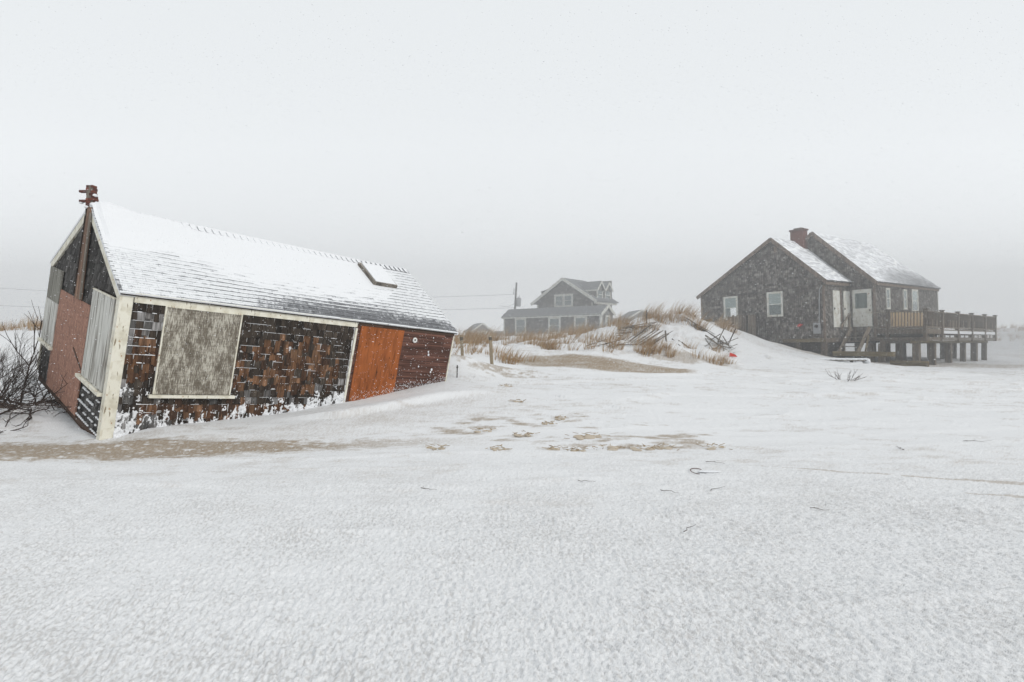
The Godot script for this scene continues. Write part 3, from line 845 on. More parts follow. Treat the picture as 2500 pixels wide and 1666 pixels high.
	# snowy asphalt: snow cover on each tab, plus shade painted along its butt edge
	var tex := image(1480, 580, func(px, py):
		var x: float = px / 200.0; var s: float = 2.9 - py / 200.0
		var rr := floori(s / 0.145)
		var q := s / 0.145 - rr
		var i := floori((x + (0.1525 if rr % 2 else 0.0)) / 0.305)
		var tabv := sin(i * 12.9898 + rr * 78.233) * 43758.5453
		tabv = tabv - floorf(tabv)
		var low := maxf(0.0, 1.0 - pow((x - 4.4) / 2.6, 2) - pow((s - 0.1) / 0.85, 2))
		var far := maxf(0.0, 1.0 - pow((x - 5.8) / 2.6, 2) - pow((s - 0.1) / 0.5, 2))
		low = maxf(low, far)
		low = maxf(low, 0.35 * maxf(0.0, 1.0 - pow((x - 4.0) / 2.8, 2) - pow((s - 1.1) / 0.9, 2)))
		var fx: float = fposmod(x + (0.1525 if rr % 2 else 0.0), 0.305) / 0.305
		var thin := smoothstep(0.0, 1.9, x - 1.0 * maxf(0.0, s - 1.6)) * (0.75 + 0.25 * smoothstep(2.9, 0.4, s))
		var butt_shade := smoothstep(0.42, 0.12, q) * (0.34 + 0.72 * thin) + smoothstep(0.85, 1.0, fx) * 0.35 * thin
		var k := 1.0 - 0.95 * low - butt_shade * (0.55 + 0.5 * (tabv - 0.3)) + 0.2 * (q - 0.42) + 0.2 * (tabv - 0.5) + 0.4 * nz.get_noise_2d(px * 1.3, py * 1.3) + 0.4 * nz.get_noise_3d(px * 9.0, py * 9.0, 5.0)
		return lin(0.15, 0.155, 0.165).lerp(lin(0.75, 0.762, 0.782), smoothstep(0.12, 0.86, k)))
	var tm := mat(Color(1, 1, 1), 0.85, tex)
	var roof_node := part("roof", roof, M.snow, h)
	var joined := Mb.new()
	for r in 20:
		var s0 := r * 0.145 - 0.045
		var x := -0.05 - (0.1525 if r % 2 else 0.0)
		while x < 7.3:
			var a := maxf(x, -0.05); var e := minf(x + 0.297, 7.28 + 0.006 * r)
			x += 0.305
			if e - a < 0.04: continue
			var q := joined
			if r < 12: q = Mb.new()
			var from := q.v.size()
			var lift := rng.randf_range(0.013, 0.021)
			var sb := s0 + rng.randf_range(-0.006, 0.006); var sb2 := s0 + rng.randf_range(-0.006, 0.006)
			q.hexa([roof_point(a, sb, 0.001), roof_point(e, sb2, 0.001), roof_point(a, sb, lift), roof_point(e, sb2, lift + rng.randf_range(-0.002, 0.004)), roof_point(a, s0 + 0.15, 0.001), roof_point(e, s0 + 0.15, 0.001), roof_point(a, s0 + 0.15, 0.004), roof_point(e, s0 + 0.15, 0.004)])
			for k in range(from, q.v.size()):
				q.t[k] = Vector2(q.v[k].x / 7.4, 1.0 - (-q.v[k].z / 0.894) / 2.9)
			if r < 12: part("roof_shingle", q, tm, roof_node)
	part("upper_shingles", joined, tm, roof_node, true)
	# drift on the roof below the chimney
	b = Mb.new()
	var ds := 0.06
	var hq := func(x: float, s: float) -> float:
		var k := 1.0 - pow((x - 0.5 - (s - 2.2) * 0.5) / 1.35, 2) - pow((s - 2.45) / 1.2, 2)
		k += nz.get_noise_2d(x * 40.0, s * 60.0) * 0.25
		if x < 0.04: k *= 0.4
		return clampf(k, -0.2, 0.9) * 0.075 + 0.004 + maxf(0.0, 0.45 - Vector2(x - 0.2, s - 2.85).length()) * 0.22
	for i in 62:
		for j in 34:
			var x := -0.04 + i * ds; var s := 0.9 + j * ds
			if s + ds > 2.93: continue
			var q := [hq.call(x, s), hq.call(x + ds, s), hq.call(x + ds, s + ds), hq.call(x, s + ds)]
			if maxf(maxf(q[0], q[1]), maxf(q[2], q[3])) <= 0.004: continue
			b.quad(roof_point(x, s, q[0]), roof_point(x + ds, s, q[1]), roof_point(x + ds, s + ds, q[2]), roof_point(x, s + ds, q[3]))
	part("roof_drift", b, M.snow, roof_node, true)
	# ridge caps
	for i in 46:
		var x := 0.5 + i * 0.149
		var p := roof_point(x, 2.9)
		b = Mb.new()
		for sd in [1.0, -1.0]:
			for layer in 2:
				var th := 0.016 + 0.018 * layer
				b.col = Color(0.75, 0.762, 0.782) if layer else Color(0.24, 0.247, 0.26)
				var top0 := Vector3(p.x - 0.012 + 0.002 * layer, p.y + 0.035 + th, -2.6); var top1 := Vector3(p.x + 0.15 - 0.035 * layer, p.y + 0.035 + th - 0.018 - 0.008 * layer, -2.6)
				var d0 := Vector3(0, -0.075, 0.15 * sd)
				var dn := Vector3(0, -0.016, 0)
				b.hexa([top0 + dn, top1 + dn, top0, top1, top0 + d0 + dn, top1 + d0 + dn, top0 + d0, top1 + d0])
		part("ridge_cap", b, M.snow_tinted, roof_node)
	boxpart("eave_edge", Vector3(-0.04, -0.045, 0.04), Vector3(7.2, -0.026, 0.06), M.dark_wood, roof_node)
	# skylight on the far part of the slope
	var sl := Mb.new()
	var c0 := [[5.62, 1.72], [6.33, 1.78], [6.33, 2.72], [5.72, 2.72]]
	var sky_at := func(u: float, w: float, off: float) -> Vector3:
		return roof_point(lerpf(5.64, 6.34, u), lerpf(1.74, 2.68, w), off)
	for q in [[0, 0, 1, 0.06], [0, 0.94, 1, 1], [0, 0.06, 0.08, 0.94], [0.92, 0.06, 1, 0.94]]:
		var p := []
		for k in 8: p.append(sky_at.call(q[2] if k & 1 else q[0], q[3] if k & 4 else q[1], 0.10 if k & 2 else -0.01))
		sl.hexa(p)
	var skn := part("skylight", sl, M.grey_wood1, roof_node)
	sl = Mb.new()
	sl.quad(sky_at.call(0.08, 0.06, 0.085), sky_at.call(0.92, 0.06, 0.085), sky_at.call(0.92, 0.94, 0.085), sky_at.call(0.08, 0.94, 0.085))
	part("pane", sl, M.glass, skn)
	sl = Mb.new()
	var sp := []
	for k in 8: sp.append(sky_at.call(0.97 if k & 1 else 0.1, 0.98 if k & 4 else 0.05, (0.125 if k & 4 else 0.105) if k & 2 else 0.09))
	sl.hexa(sp)
	part("snow_cap", sl, M.snow, skn)
	# ---- chimney: what is left of the brickwork on the ridge
	var ch := Node3D.new(); ch.name = "chimney"; h.add_child(ch, true)
	var cp := Transform3D(tr.basis.inverse(), Vector3(0.0, 1.2, -2.68))
	b = Mb.new(); b.box(Vector3(-0.06, -0.2, -0.06), Vector3(0.06, 0.018, 0.06), cp)
	part("flue_stub", b, M.dark_wood, ch)
	b = Mb.new(); b.box(Vector3(-0.048, 0.02, -0.05), Vector3(0.075, 0.455, 0.05), cp)
	part("mortar_core", b, M.grey_wood0, ch)
	for r in 9:
		var y0 := 0.025 + r * 0.049
		var reach: float = [0.1, 0.12, 0.125, 0.115, 0.1, 0.09, 0.085, 0.085, 0.08][r]
		var cut := -0.055 + (0.055 if r % 2 else 0.09)
		for q in [[-0.055, cut - 0.004], [cut + 0.004, reach]]:
			var z := rng.randf_range(-0.01, 0.01)
			boxpart("brick", Vector3(q[0], y0, -0.055 + z), Vector3(q[1], y0 + 0.042, 0.055 + z), M["brick%d" % (rng.randi() % 3)], ch, cp * Transform3D(Basis(Vector3.UP, rng.randf_range(-0.06, 0.06)), Vector3.ZERO))
	for y0 in [0.15, 0.33]: boxpart("brick", Vector3(-0.2, y0, -0.035), Vector3(-0.058, y0 + 0.042, 0.035), M.brick1, ch, cp)
	b = Mb.new()
	for q in [[0.09, 0.27, 0.02, 0.04], [0.13, 0.13, 0.03, 0.03], [-0.02, 0.04, 0.09, 0.035], [-0.18, 0.14, 0.0, 0.035], [0.11, 0.02, 0.02, 0.06]]:
		b.blob(cp * Vector3(q[0], q[1], q[2]), Vector3(q[3], q[3] * 0.7, q[3]), nz, 0.4, 5)
	part("snow_lump", b, M.snow, ch, true)

# ---------------------------------------------------------------- the shingled house with the deck
func snowy(x0: float, y0: float, rx: float, ry: float) -> Callable:
	return func(x, y):
		var low := maxf(0.0, 1.0 - pow((x - x0) / rx, 2) - pow((y - y0) / ry, 2))
		return Color(0.8, 0.815, 0.84).lerp(Color(0.16, 0.165, 0.175), clampf(low * 0.85 + nz.get_noise_2d(x * 60.0, y * 120.0) * 0.15 - 0.05, 0.0, 0.8))

func build_deck_house() -> void:
	var tr := Transform3D(Basis(Vector3(0.78398, 0.02464, -0.62029), Vector3(-0.03141, 0.99951, 0), Vector3(0.61999, 0.01948, 0.78437)).orthonormalized(), Vector3(16.4, 0.8, -31.0))
	var h := thing("shingled_house", "grey shingled beach house with brick chimney standing on piles above snow", "house", tr)
	var tones := [Color(0.2, 0.188, 0.175), Color(0.26, 0.246, 0.232), Color(0.13, 0.121, 0.111), Color(0.4, 0.385, 0.37), Color(0.22, 0.2, 0.18)]
	var top1 := func(z): return 6.42 - (z + 2.71) * 0.94 if z > -2.71 else 6.42 + (z + 2.71) * 0.592
	var top2 := func(z): return 6.9 - absf(z + 1.83) * 0.96
	# wings: hollow rooms, openings where the windows are
	var g1 := [[-5.72, 2.27, -4.96, 3.47], [-3.02, 2.28, -2.26, 3.52]]
	var w2 := [[4.45, 2.48, 4.87, 3.53], [6.98, 2.48, 7.4, 3.53], [8.32, 2.35, 9.18, 3.55]]
	var g2 := [[0.331, 2.5, 0.939, 3.32]]
	var b := Mb.new()
	holed(b, Vector3(0.01, 0, 0), Vector3(0, 0, 1), Vector3(-1, 0, 0), -7.33, -0.02, 0.9, 3.6, g1)
	b.tri(Vector3(0.01, 3.6, -7.33), Vector3(0.01, 3.6, -0.02), Vector3(0.01, 6.38, -2.71))
	holed(b, Vector3(0, 0, -0.02), Vector3(1, 0, 0), Vector3(0, 0, 1), 0.11, 3.0, 0.9, 3.8, [])
	holed(b, Vector3(0, 0, -7.33), Vector3(-1, 0, 0), Vector3(0, 0, -1), -3.0, -0.11, 0.9, 3.6, [])
	b.box(Vector3(0.11, 0.9, -7.23), Vector3(3.0, 1.0, -0.12))
	part("wall", b, M.wall_core, h)
	b = Mb.new()
	holed(b, Vector3(3.01, 0, 0), Vector3(0, 0, 1), Vector3(-1, 0, 0), -4.93, 1.28, 0.9, 3.8, g2)
	b.tri(Vector3(3.01, 3.8, -4.93), Vector3(3.01, 3.8, 1.28), Vector3(3.01, 6.86, -1.83))
	holed(b, Vector3(0, 0, 1.28), Vector3(1, 0, 0), Vector3(0, 0, 1), 3.11, 12.85, 0.9, 3.8, w2)
	holed(b, Vector3(0, 0, -4.93), Vector3(-1, 0, 0), Vector3(0, 0, -1), -12.85, -3.11, 0.9, 3.8, [])
	holed(b, Vector3(12.85, 0, 0), Vector3(0, 0, -1), Vector3(1, 0, 0), -1.18, 4.83, 0.9, 3.8, [])
	b.box(Vector3(3.11, 0.9, -4.83), Vector3(12.75, 1.0, 1.18))
	part("wall", b, M.wall_core, h)
	b = Mb.new()
	clad(b, Vector3.ZERO, Vector3(0, 0, 1), Vector3(-1, 0, 0), -7.33, 0.0, 0.95, 6.4, top1, [[-5.75, 2.2, -4.93, 3.5], [-3.05, 2.2, -2.23, 3.55]], 0.13, 0.15, tones, 0.034)
	part("shingle_cladding", b, M.grey_shingle, h, true)
	b = Mb.new()
	clad(b, Vector3.ZERO, Vector3(1, 0, 0), Vector3(0, 0, 1), 0.0, 2.97, 0.95, 3.85, func(x): return 3.85, [], 0.13, 0.15, tones, 0.034)
	part("shingle_cladding", b, M.grey_shingle, h, true)
	b = Mb.new()
	clad(b, Vector3(3, 0, 0), Vector3(0, 0, 1), Vector3(-1, 0, 0), -4.9, 1.3, 0.95, 6.9, top2, [[0.22, 1.5, 1.13, 3.5]], 0.13, 0.15, tones, 0.034)
	part("shingle_cladding", b, M.grey_shingle, h, true)
	b = Mb.new()
	clad(b, Vector3(0, 0, 1.3), Vector3(1, 0, 0), Vector3(0, 0, 1), 3.0, 12.86, 0.95, 3.85, func(x): return 3.85, [[4.42, 2.4, 4.9, 3.6], [6.95, 2.4, 7.43, 3.6], [8.29, 2.27, 9.21, 3.62]], 0.13, 0.15, tones, 0.034)
	part("shingle_cladding", b, M.grey_shingle, h, true)
	# roofs: deck slabs and snowy courses
	var e1 := Vector3(-0.16, 3.98, 0.2); var r1 := Vector3(-0.16, 6.62, -2.71); var l1 := Vector3(-0.16, 3.72, -7.55)
	var q := Vector3(3.16, 0, 0)
	b = Mb.new()
	slab(b, e1, e1 + q, r1 + q, r1, 0.06); slab(b, r1, r1 + q, l1 + q, l1, 0.06)
	var rf := part("roof", b, M.roof_grey, h)
	b = Mb.new()
	var up := (r1 - e1)
	clad(b, e1, Vector3(1, 0, 0), Vector3(1, 0, 0).cross(up.normalized()).normalized(), 0.0, 3.16, 0.0, up.length(), func(x): return up.length(), [], 0.14, 0.3, snowy(3.6, 0.9, 1.1, 2.2), 0.018, up.normalized())
	part("snowy_shingles", b, M.snow_tinted, rf, true)
	var e2 := Vector3(2.84, 3.9, 1.47); var r2 := Vector3(2.84, 7.08, -1.83); var l2 := Vector3(2.84, 3.86, -5.2)
	var re := Vector3(10.95, 7.0, -1.83); var ee := Vector3(13.05, 3.8, 1.47); var le := Vector3(13.05, 3.8, -5.2)
	b = Mb.new()
	slab(b, e2, ee, re, r2, 0.06); slab(b, r2, re, le, l2, 0.06)
	b.tri(ee, le, re); b.tri(le, ee, re - Vector3(0.06, 0.06, 0))
	rf = part("roof", b, M.roof_grey, h)
	b = Mb.new()
	up = (r2 - e2)
	var un := up.normalized()
	var yy := 0.0
	while yy < up.length():
		clad(b, e2, Vector3(1, -0.008, 0).normalized(), Vector3(1, 0, 0).cross(un).normalized(), 0.0, lerpf(10.2, 8.1, yy / up.length()), yy, yy + 0.13, func(x): return up.length(), [], 0.14, 0.3, snowy(7.0, 0.0, 6.5, 1.9), 0.018, un)
		yy += 0.14
	part("snowy_shingles", b, M.snow_tinted, rf, true)
	# rake boards
	for s in [[e1, r1], [l1, r1], [e2, r2], [l2, r2]]:
		var o := Vector3(-0.03, -0.11, 0)
		barpart("rake_board", s[0] + o, s[1] + o, 0.05, 0.2, M.tan_trim, h, Vector3.UP)
	barpart("eave_board", Vector3(0, 3.83, 0.1), Vector3(2.95, 3.83, 0.1), 0.03, 0.16, M.tan_trim, h)
	barpart("eave_board", Vector3(3.05, 3.78, 1.38), Vector3(12.95, 3.7, 1.38), 0.03, 0.16, M.tan_trim, h)
	for p in [[-0.02, -7.33], [-0.02, -0.02], [2.98, 1.28]]:
		boxpart("corner_board", Vector3(p[0] - 0.025, 0.9, p[1] - 0.05), Vector3(p[0] + 0.01, 3.72, p[1] + 0.06), M.tan_trim, h)
	boxpart("corner_board", Vector3(12.82, 0.9, 1.3), Vector3(12.9, 3.6, 1.345), M.white_trim, h)
	# chimney
	var ch := boxpart("chimney", Vector3(2.5, 4.9, -2.92), Vector3(2.98, 7.2, -2.15), M.brick0, h)
	boxpart("chimney_cap", Vector3(2.45, 7.202, -2.97), Vector3(3.03, 7.29, -2.1), M.brick1, ch)
	boxpart("flue", Vector3(2.55, 7.292, -2.75), Vector3(2.9, 7.37, -2.3), M.grey_wood1, ch)
	# openings
	window(h, Vector3(-0.02, 2.27, -5.72), Vector3(0, 0, 1), Vector3(-1, 0, 0), 0.76, 1.2, 0.075, 0.5)
	window(h, Vector3(-0.02, 2.28, -3.02), Vector3(0, 0, 1), Vector3(-1, 0, 0), 0.76, 1.24, 0.075, 0.52)
	for x in [4.45, 6.98]: window(h, Vector3(x, 2.48, 1.32), Vector3(1, 0, 0), Vector3(0, 0, 1), 0.42, 1.05, 0.06, 0.0)
	window(h, Vector3(8.32, 2.35, 1.32), Vector3(1, 0, 0), Vector3(0, 0, 1), 0.86, 1.2, 0.08, 0.6)
	for x in [0.92, 2.18]:
		var d := boxpart("door", Vector3(x, 1.5, 0.022), Vector3(x + 0.8, 3.47, 0.06), M.white_trim, h)
		boxpart("handle", Vector3(x + 0.06, 2.45, 0.062), Vector3(x + 0.12, 2.55, 0.1), M.iron, d)
	for x in [1.78, 3.0]: boxpart("door_post", Vector3(x - 0.02, 1.4, 0.02), Vector3(x + 0.12 if x < 2.0 else 2.995, 3.6, 0.07), M.tan_trim, h)
	var d3 := Mb.new()
	for k in [[0.2, 1.5, 1.15, 2.5], [0.2, 2.5, 0.33, 3.32], [0.94, 2.5, 1.15, 3.32], [0.2, 3.32, 1.15, 3.52]]:
		d3.box(Vector3(2.93, k[1], k[0]), Vector3(2.975, k[3], k[2]))
	var dn := part("door", d3, M.white_trim, h)
	boxpart("pane", Vector3(2.945, 2.5, 0.331), Vector3(2.95, 3.32, 0.939), M.glass, dn)
	boxpart("handle", Vector3(2.89, 2.32, 1.05), Vector3(2.928, 2.42, 1.09), M.iron, dn)
	boxpart("siding_patch", Vector3(5.0, 1.36, 1.325), Vector3(10.3, 2.25, 1.345), M.fresh_ply, h)
	# fittings of the gable
	var box := boxpart("meter_box", Vector3(-0.16, 1.2, -0.54), Vector3(-0.03, 1.77, -0.2), M.grey_metal, h)
	var cyl := Mb.new(); cyl.tube([Vector3(-0.16, 1.58, -0.37), Vector3(-0.24, 1.58, -0.37)], [0.09, 0.08], 12)
	part("meter", cyl, M.iron, box)
	cyl = Mb.new(); cyl.tube([Vector3(-0.08, 1.78, -0.25), Vector3(-0.08, 3.5, -0.2), Vector3(-0.12, 3.72, -0.05)], [0.03, 0.03, 0.03], 6)
	part("conduit", cyl, M.grey_metal, box)
	cyl = Mb.new(); cyl.tube([Vector3(-0.06, 1.62, -1.42), Vector3(-0.1, 1.66, -1.3), Vector3(-0.1, 1.68, -1.24), Vector3(-0.06, 1.7, -1.12)], [0.03, 0.085, 0.085, 0.03], 8)
	part("wall_float", cyl, M.red_plastic, h).set_meta("label", "small red float hung on the shingles")
	cyl = Mb.new(); cyl.box(Vector3(-0.05, 5.75, -2.62), Vector3(-0.022, 6.1, -2.42))
	part("gable_vent", cyl, M.tan_trim, h)
	# underside
	boxpart("rim_beam", Vector3(-0.03, 0.76, -2.3), Vector3(0.02, 0.95, -0.02), M.timber, h)
	boxpart("rim_beam", Vector3(-0.03, 0.76, -7.33), Vector3(0.02, 0.95, -2.32), M.grey_wood0, h)
	boxpart("rim_beam", Vector3(0.03, 0.72, -0.03), Vector3(2.97, 0.94, 0.02), M.deck_wood0, h)
	boxpart("skirting", Vector3(0.35, -2.4, -7.2), Vector3(2.9, 0.75, -0.35), M.dark_wood, h)
	boxpart("floor_frame", Vector3(3.02, 0.6, -4.9), Vector3(12.8, 0.89, 1.26), M.dark_wood, h)
	for z in [-6.9, -5.0, -3.2, -1.5, -0.15]:
		boxpart("pile", Vector3(0.04, -2.2, z - 0.12), Vector3(0.28, 0.755, z + 0.12), M.deck_wood1, h)
	for x in [3.3, 5.6, 8.0, 10.4, 12.6]:
		for z in [-4.4, -1.6, 0.9]:
			boxpart("pile", Vector3(x - 0.13, -1.2, z - 0.13), Vector3(x + 0.13, 0.595, z + 0.13), M.deck_wood0, h)

func build_deck() -> void:
	var tr := Transform3D(Basis(Vector3(0.78435, 0, -0.62031), Vector3.UP, Vector3(0.62031, 0, 0.78435)).orthonormalized(), Vector3(16.4, 0, -31.0))
	var k := thing("timber_deck", "raised timber deck with baluster railing on square piles beside shingled house", "deck", tr)
	for i in 15: boxpart("plank", Vector3(3.02, 2.19, 1.42 + i * 0.142), Vector3(15.6, 2.228, 1.555 + i * 0.142), M["deck_wood%d" % (i % 3)], k)
	boxpart("landing", Vector3(3.02, 2.19, 0.2), Vector3(4.4, 2.225, 1.41), M.deck_wood1, k)
	var posts := [[3.0, 0.24], [3.0, 1.83], [3.0, 3.54], [5.49, 3.54], [8.12, 3.54], [10.68, 3.54], [13.31, 3.54], [15.6, 3.54], [15.6, 1.5]]
	for p in posts:
		var o := boxpart("railing_post", Vector3(p[0] - 0.075, 1.6, p[1] - 0.075), Vector3(p[0] + 0.075, 3.2, p[1] + 0.075), M["deck_wood%d" % (rng.randi() % 2)], k)
		boxpart("post_cap", Vector3(p[0] - 0.11, 3.202, p[1] - 0.11), Vector3(p[0] + 0.11, 3.25, p[1] + 0.11), M.deck_wood1, o)
	var runs := [[0, 1], [1, 2], [2, 3], [3, 4], [4, 5], [5, 6], [6, 7], [7, 8]]
	for r in runs:
		var a := Vector3(posts[r[0]][0], 0, posts[r[0]][1]); var e := Vector3(posts[r[1]][0], 0, posts[r[1]][1])
		var d := (e - a).normalized()
		a += d * 0.08; e -= d * 0.08
		barpart("top_rail", a + Vector3(0, 3.12, 0), e + Vector3(0, 3.12, 0), 0.12, 0.045, M.deck_wood2, k)
		barpart("bottom_rail", a + Vector3(0, 2.32, 0), e + Vector3(0, 2.32, 0), 0.05, 0.08, M.deck_wood0, k)
		var n := int(a.distance_to(e) / 0.14)
		for i in range(1, n):
			var p := a.lerp(e, float(i) / n)
			boxpart("baluster", p + Vector3(-0.018, 2.36, -0.018), p + Vector3(0.018, 3.097, 0.018), M["deck_wood%d" % (rng.randi() % 3)], k)
	# frame under the floor: rim, snow-plastered skirt, lower band, beams and piles
	barpart("rim_board", Vector3(3.0, 2.08, 0.3), Vector3(3.0, 2.08, 3.5), 0.04, 0.21, M.deck_wood1, k)
	for i in 5:
		var x0: float = [3.08, 5.57, 8.2, 10.76, 13.39][i]; var x1: float = [5.41, 8.04, 10.6, 13.23, 15.52][i]
		boxpart("rim_board", Vector3(x0, 1.98, 3.52), Vector3(x1, 2.185, 3.56), M.grey_wood1 if i else M.deck_wood0, k)
		boxpart("lower_board", Vector3(x0, 1.62, 3.52), Vector3(x1, 1.8, 3.56), M.grey_wood1 if i else M.deck_wood0, k)
		if i: boxpart("packed_snow", Vector3(x0 + 0.02, 2.0, 3.562), Vector3(x1 - 0.02, 2.16, 3.575), M.snow, k)
		for j in 3: boxpart("strut", Vector3(lerpf(x0, x1, (j + 0.5) / 3.0) - 0.04, 1.8, 3.525), Vector3(lerpf(x0, x1, (j + 0.5) / 3.0) + 0.04, 1.98, 3.555), M.deck_wood0, k)
	barpart("lower_board", Vector3(3.0, 1.7, 0.4), Vector3(3.0, 1.7, 3.45), 0.04, 0.18, M.deck_wood1, k)
	barpart("lower_board", Vector3(15.58, 1.7, 1.5), Vector3(15.58, 1.7, 3.45), 0.04, 0.18, M.grey_wood0, k)
	barpart("beam", Vector3(2.6, 1.54, 3.1), Vector3(15.5, 1.54, 3.1), 0.2, 0.14, M.timber, k)
	barpart("beam", Vector3(2.6, 1.54, 1.7), Vector3(15.5, 1.54, 1.7), 0.2, 0.14, M.deck_wood0, k)
	for i in 10: barpart("joist", Vector3(3.3 + i * 1.32, 2.07, 1.45), Vector3(3.3 + i * 1.32, 2.07, 3.48), 0.05, 0.2, M.deck_wood1, k)
	for x in [3.0, 5.4, 8.0, 10.6, 12.8, 14.9]:
		for z in [1.55, 3.15]:
			var w := rng.randf_range(0.12, 0.155)
			boxpart("pile", Vector3(x - w, -0.6, z - w), Vector3(x + w, 1.47, z + w), M["deck_wood%d" % (rng.randi() % 2)], k)
	# broken stair at the landing
	var st := thing("broken_stair", "collapsed wooden stair hanging between the white doors and the snow", "stairs", tr)
	for z in [0.25, 1.15]:
		barpart("stringer", Vector3(2.2, 2.3, z + 0.1), Vector3(0.9, 0.95, z), 0.05, 0.26, M.deck_wood2, st)
	for i in 5:
		boxpart("tread", Vector3(2.05 - i * 0.28, 2.1 - i * 0.27, 0.28), Vector3(2.32 - i * 0.28, 2.14 - i * 0.27, 1.2), M["deck_wood%d" % (i % 3)], st)
	barpart("handrail", Vector3(2.3, 3.05, 0.2), Vector3(1.5, 2.35, 0.12), 0.05, 0.1, M.deck_wood2, st)
	barpart("newel_post", Vector3(2.3, 1.6, 0.2), Vector3(2.3, 3.1, 0.2), 0.1, 0.1, M.deck_wood2, st)
	barpart("hanging_board", Vector3(1.9, 1.9, 1.32), Vector3(1.2, 0.85, 1.4), 0.04, 0.2, M.timber, st)
	# low timbers along the sand
	var t1 := thing("retaining_timber", "long low timber under the broken stair of the shingled house", "timber", tr)
	boxpart("beam", Vector3(-0.4, 0.85, 0.5), Vector3(0.05, 1.08, 3.2), M.timber, t1)
	var t2 := thing("retaining_timber", "lower yellowish timber running out toward the deck piles", "timber", tr)
	boxpart("beam", Vector3(1.5, 0.28, 2.45), Vector3(1.65, 0.62, 4.1), M.timber, t2)
	boxpart("beam", Vector3(1.64, 0.3, 2.4), Vector3(2.7, 0.6, 2.55), M.timber, t2)
	var fe := thing("board_fence", "short weathered board fence before the gable of shingled house", "fence", Transform3D(tr.basis, Vector3(16.4, 0.75, -31.0)))
	for i in 13:
		var z := -5.25 + i * 0.145
		boxpart("board", Vector3(-0.72, -0.2, z), Vector3(-0.695, 2.32 + rng.randf_range(-0.05, 0.04), z + 0.135), M["deck_wood%d" % (rng.randi() % 3)], fe)
	boxpart("fence_post", Vector3(-0.8, -0.2, -4.02), Vector3(-0.725, 2.3, -3.94), M.dark_wood, fe)
	boxpart("fence_post", Vector3(-0.8, -0.2, -3.42), Vector3(-0.725, 2.35, -3.33), M.dark_wood, fe)
	barpart("rail", Vector3(-0.68, 1.9, -5.25), Vector3(-0.68, 1.9, -3.35), 0.03, 0.09, M.deck_wood1, fe)

# ---------------------------------------------------------------- the hazy house on the dune
func gable_roof(mb: Mb, a: Vector3, b: Vector3, r0: Vector3, r1: Vector3, c: Vector3, d: Vector3, th: float) -> void:
	slab(mb, a, b, r1, r0, th); slab(mb, r0, r1, c, d, th)

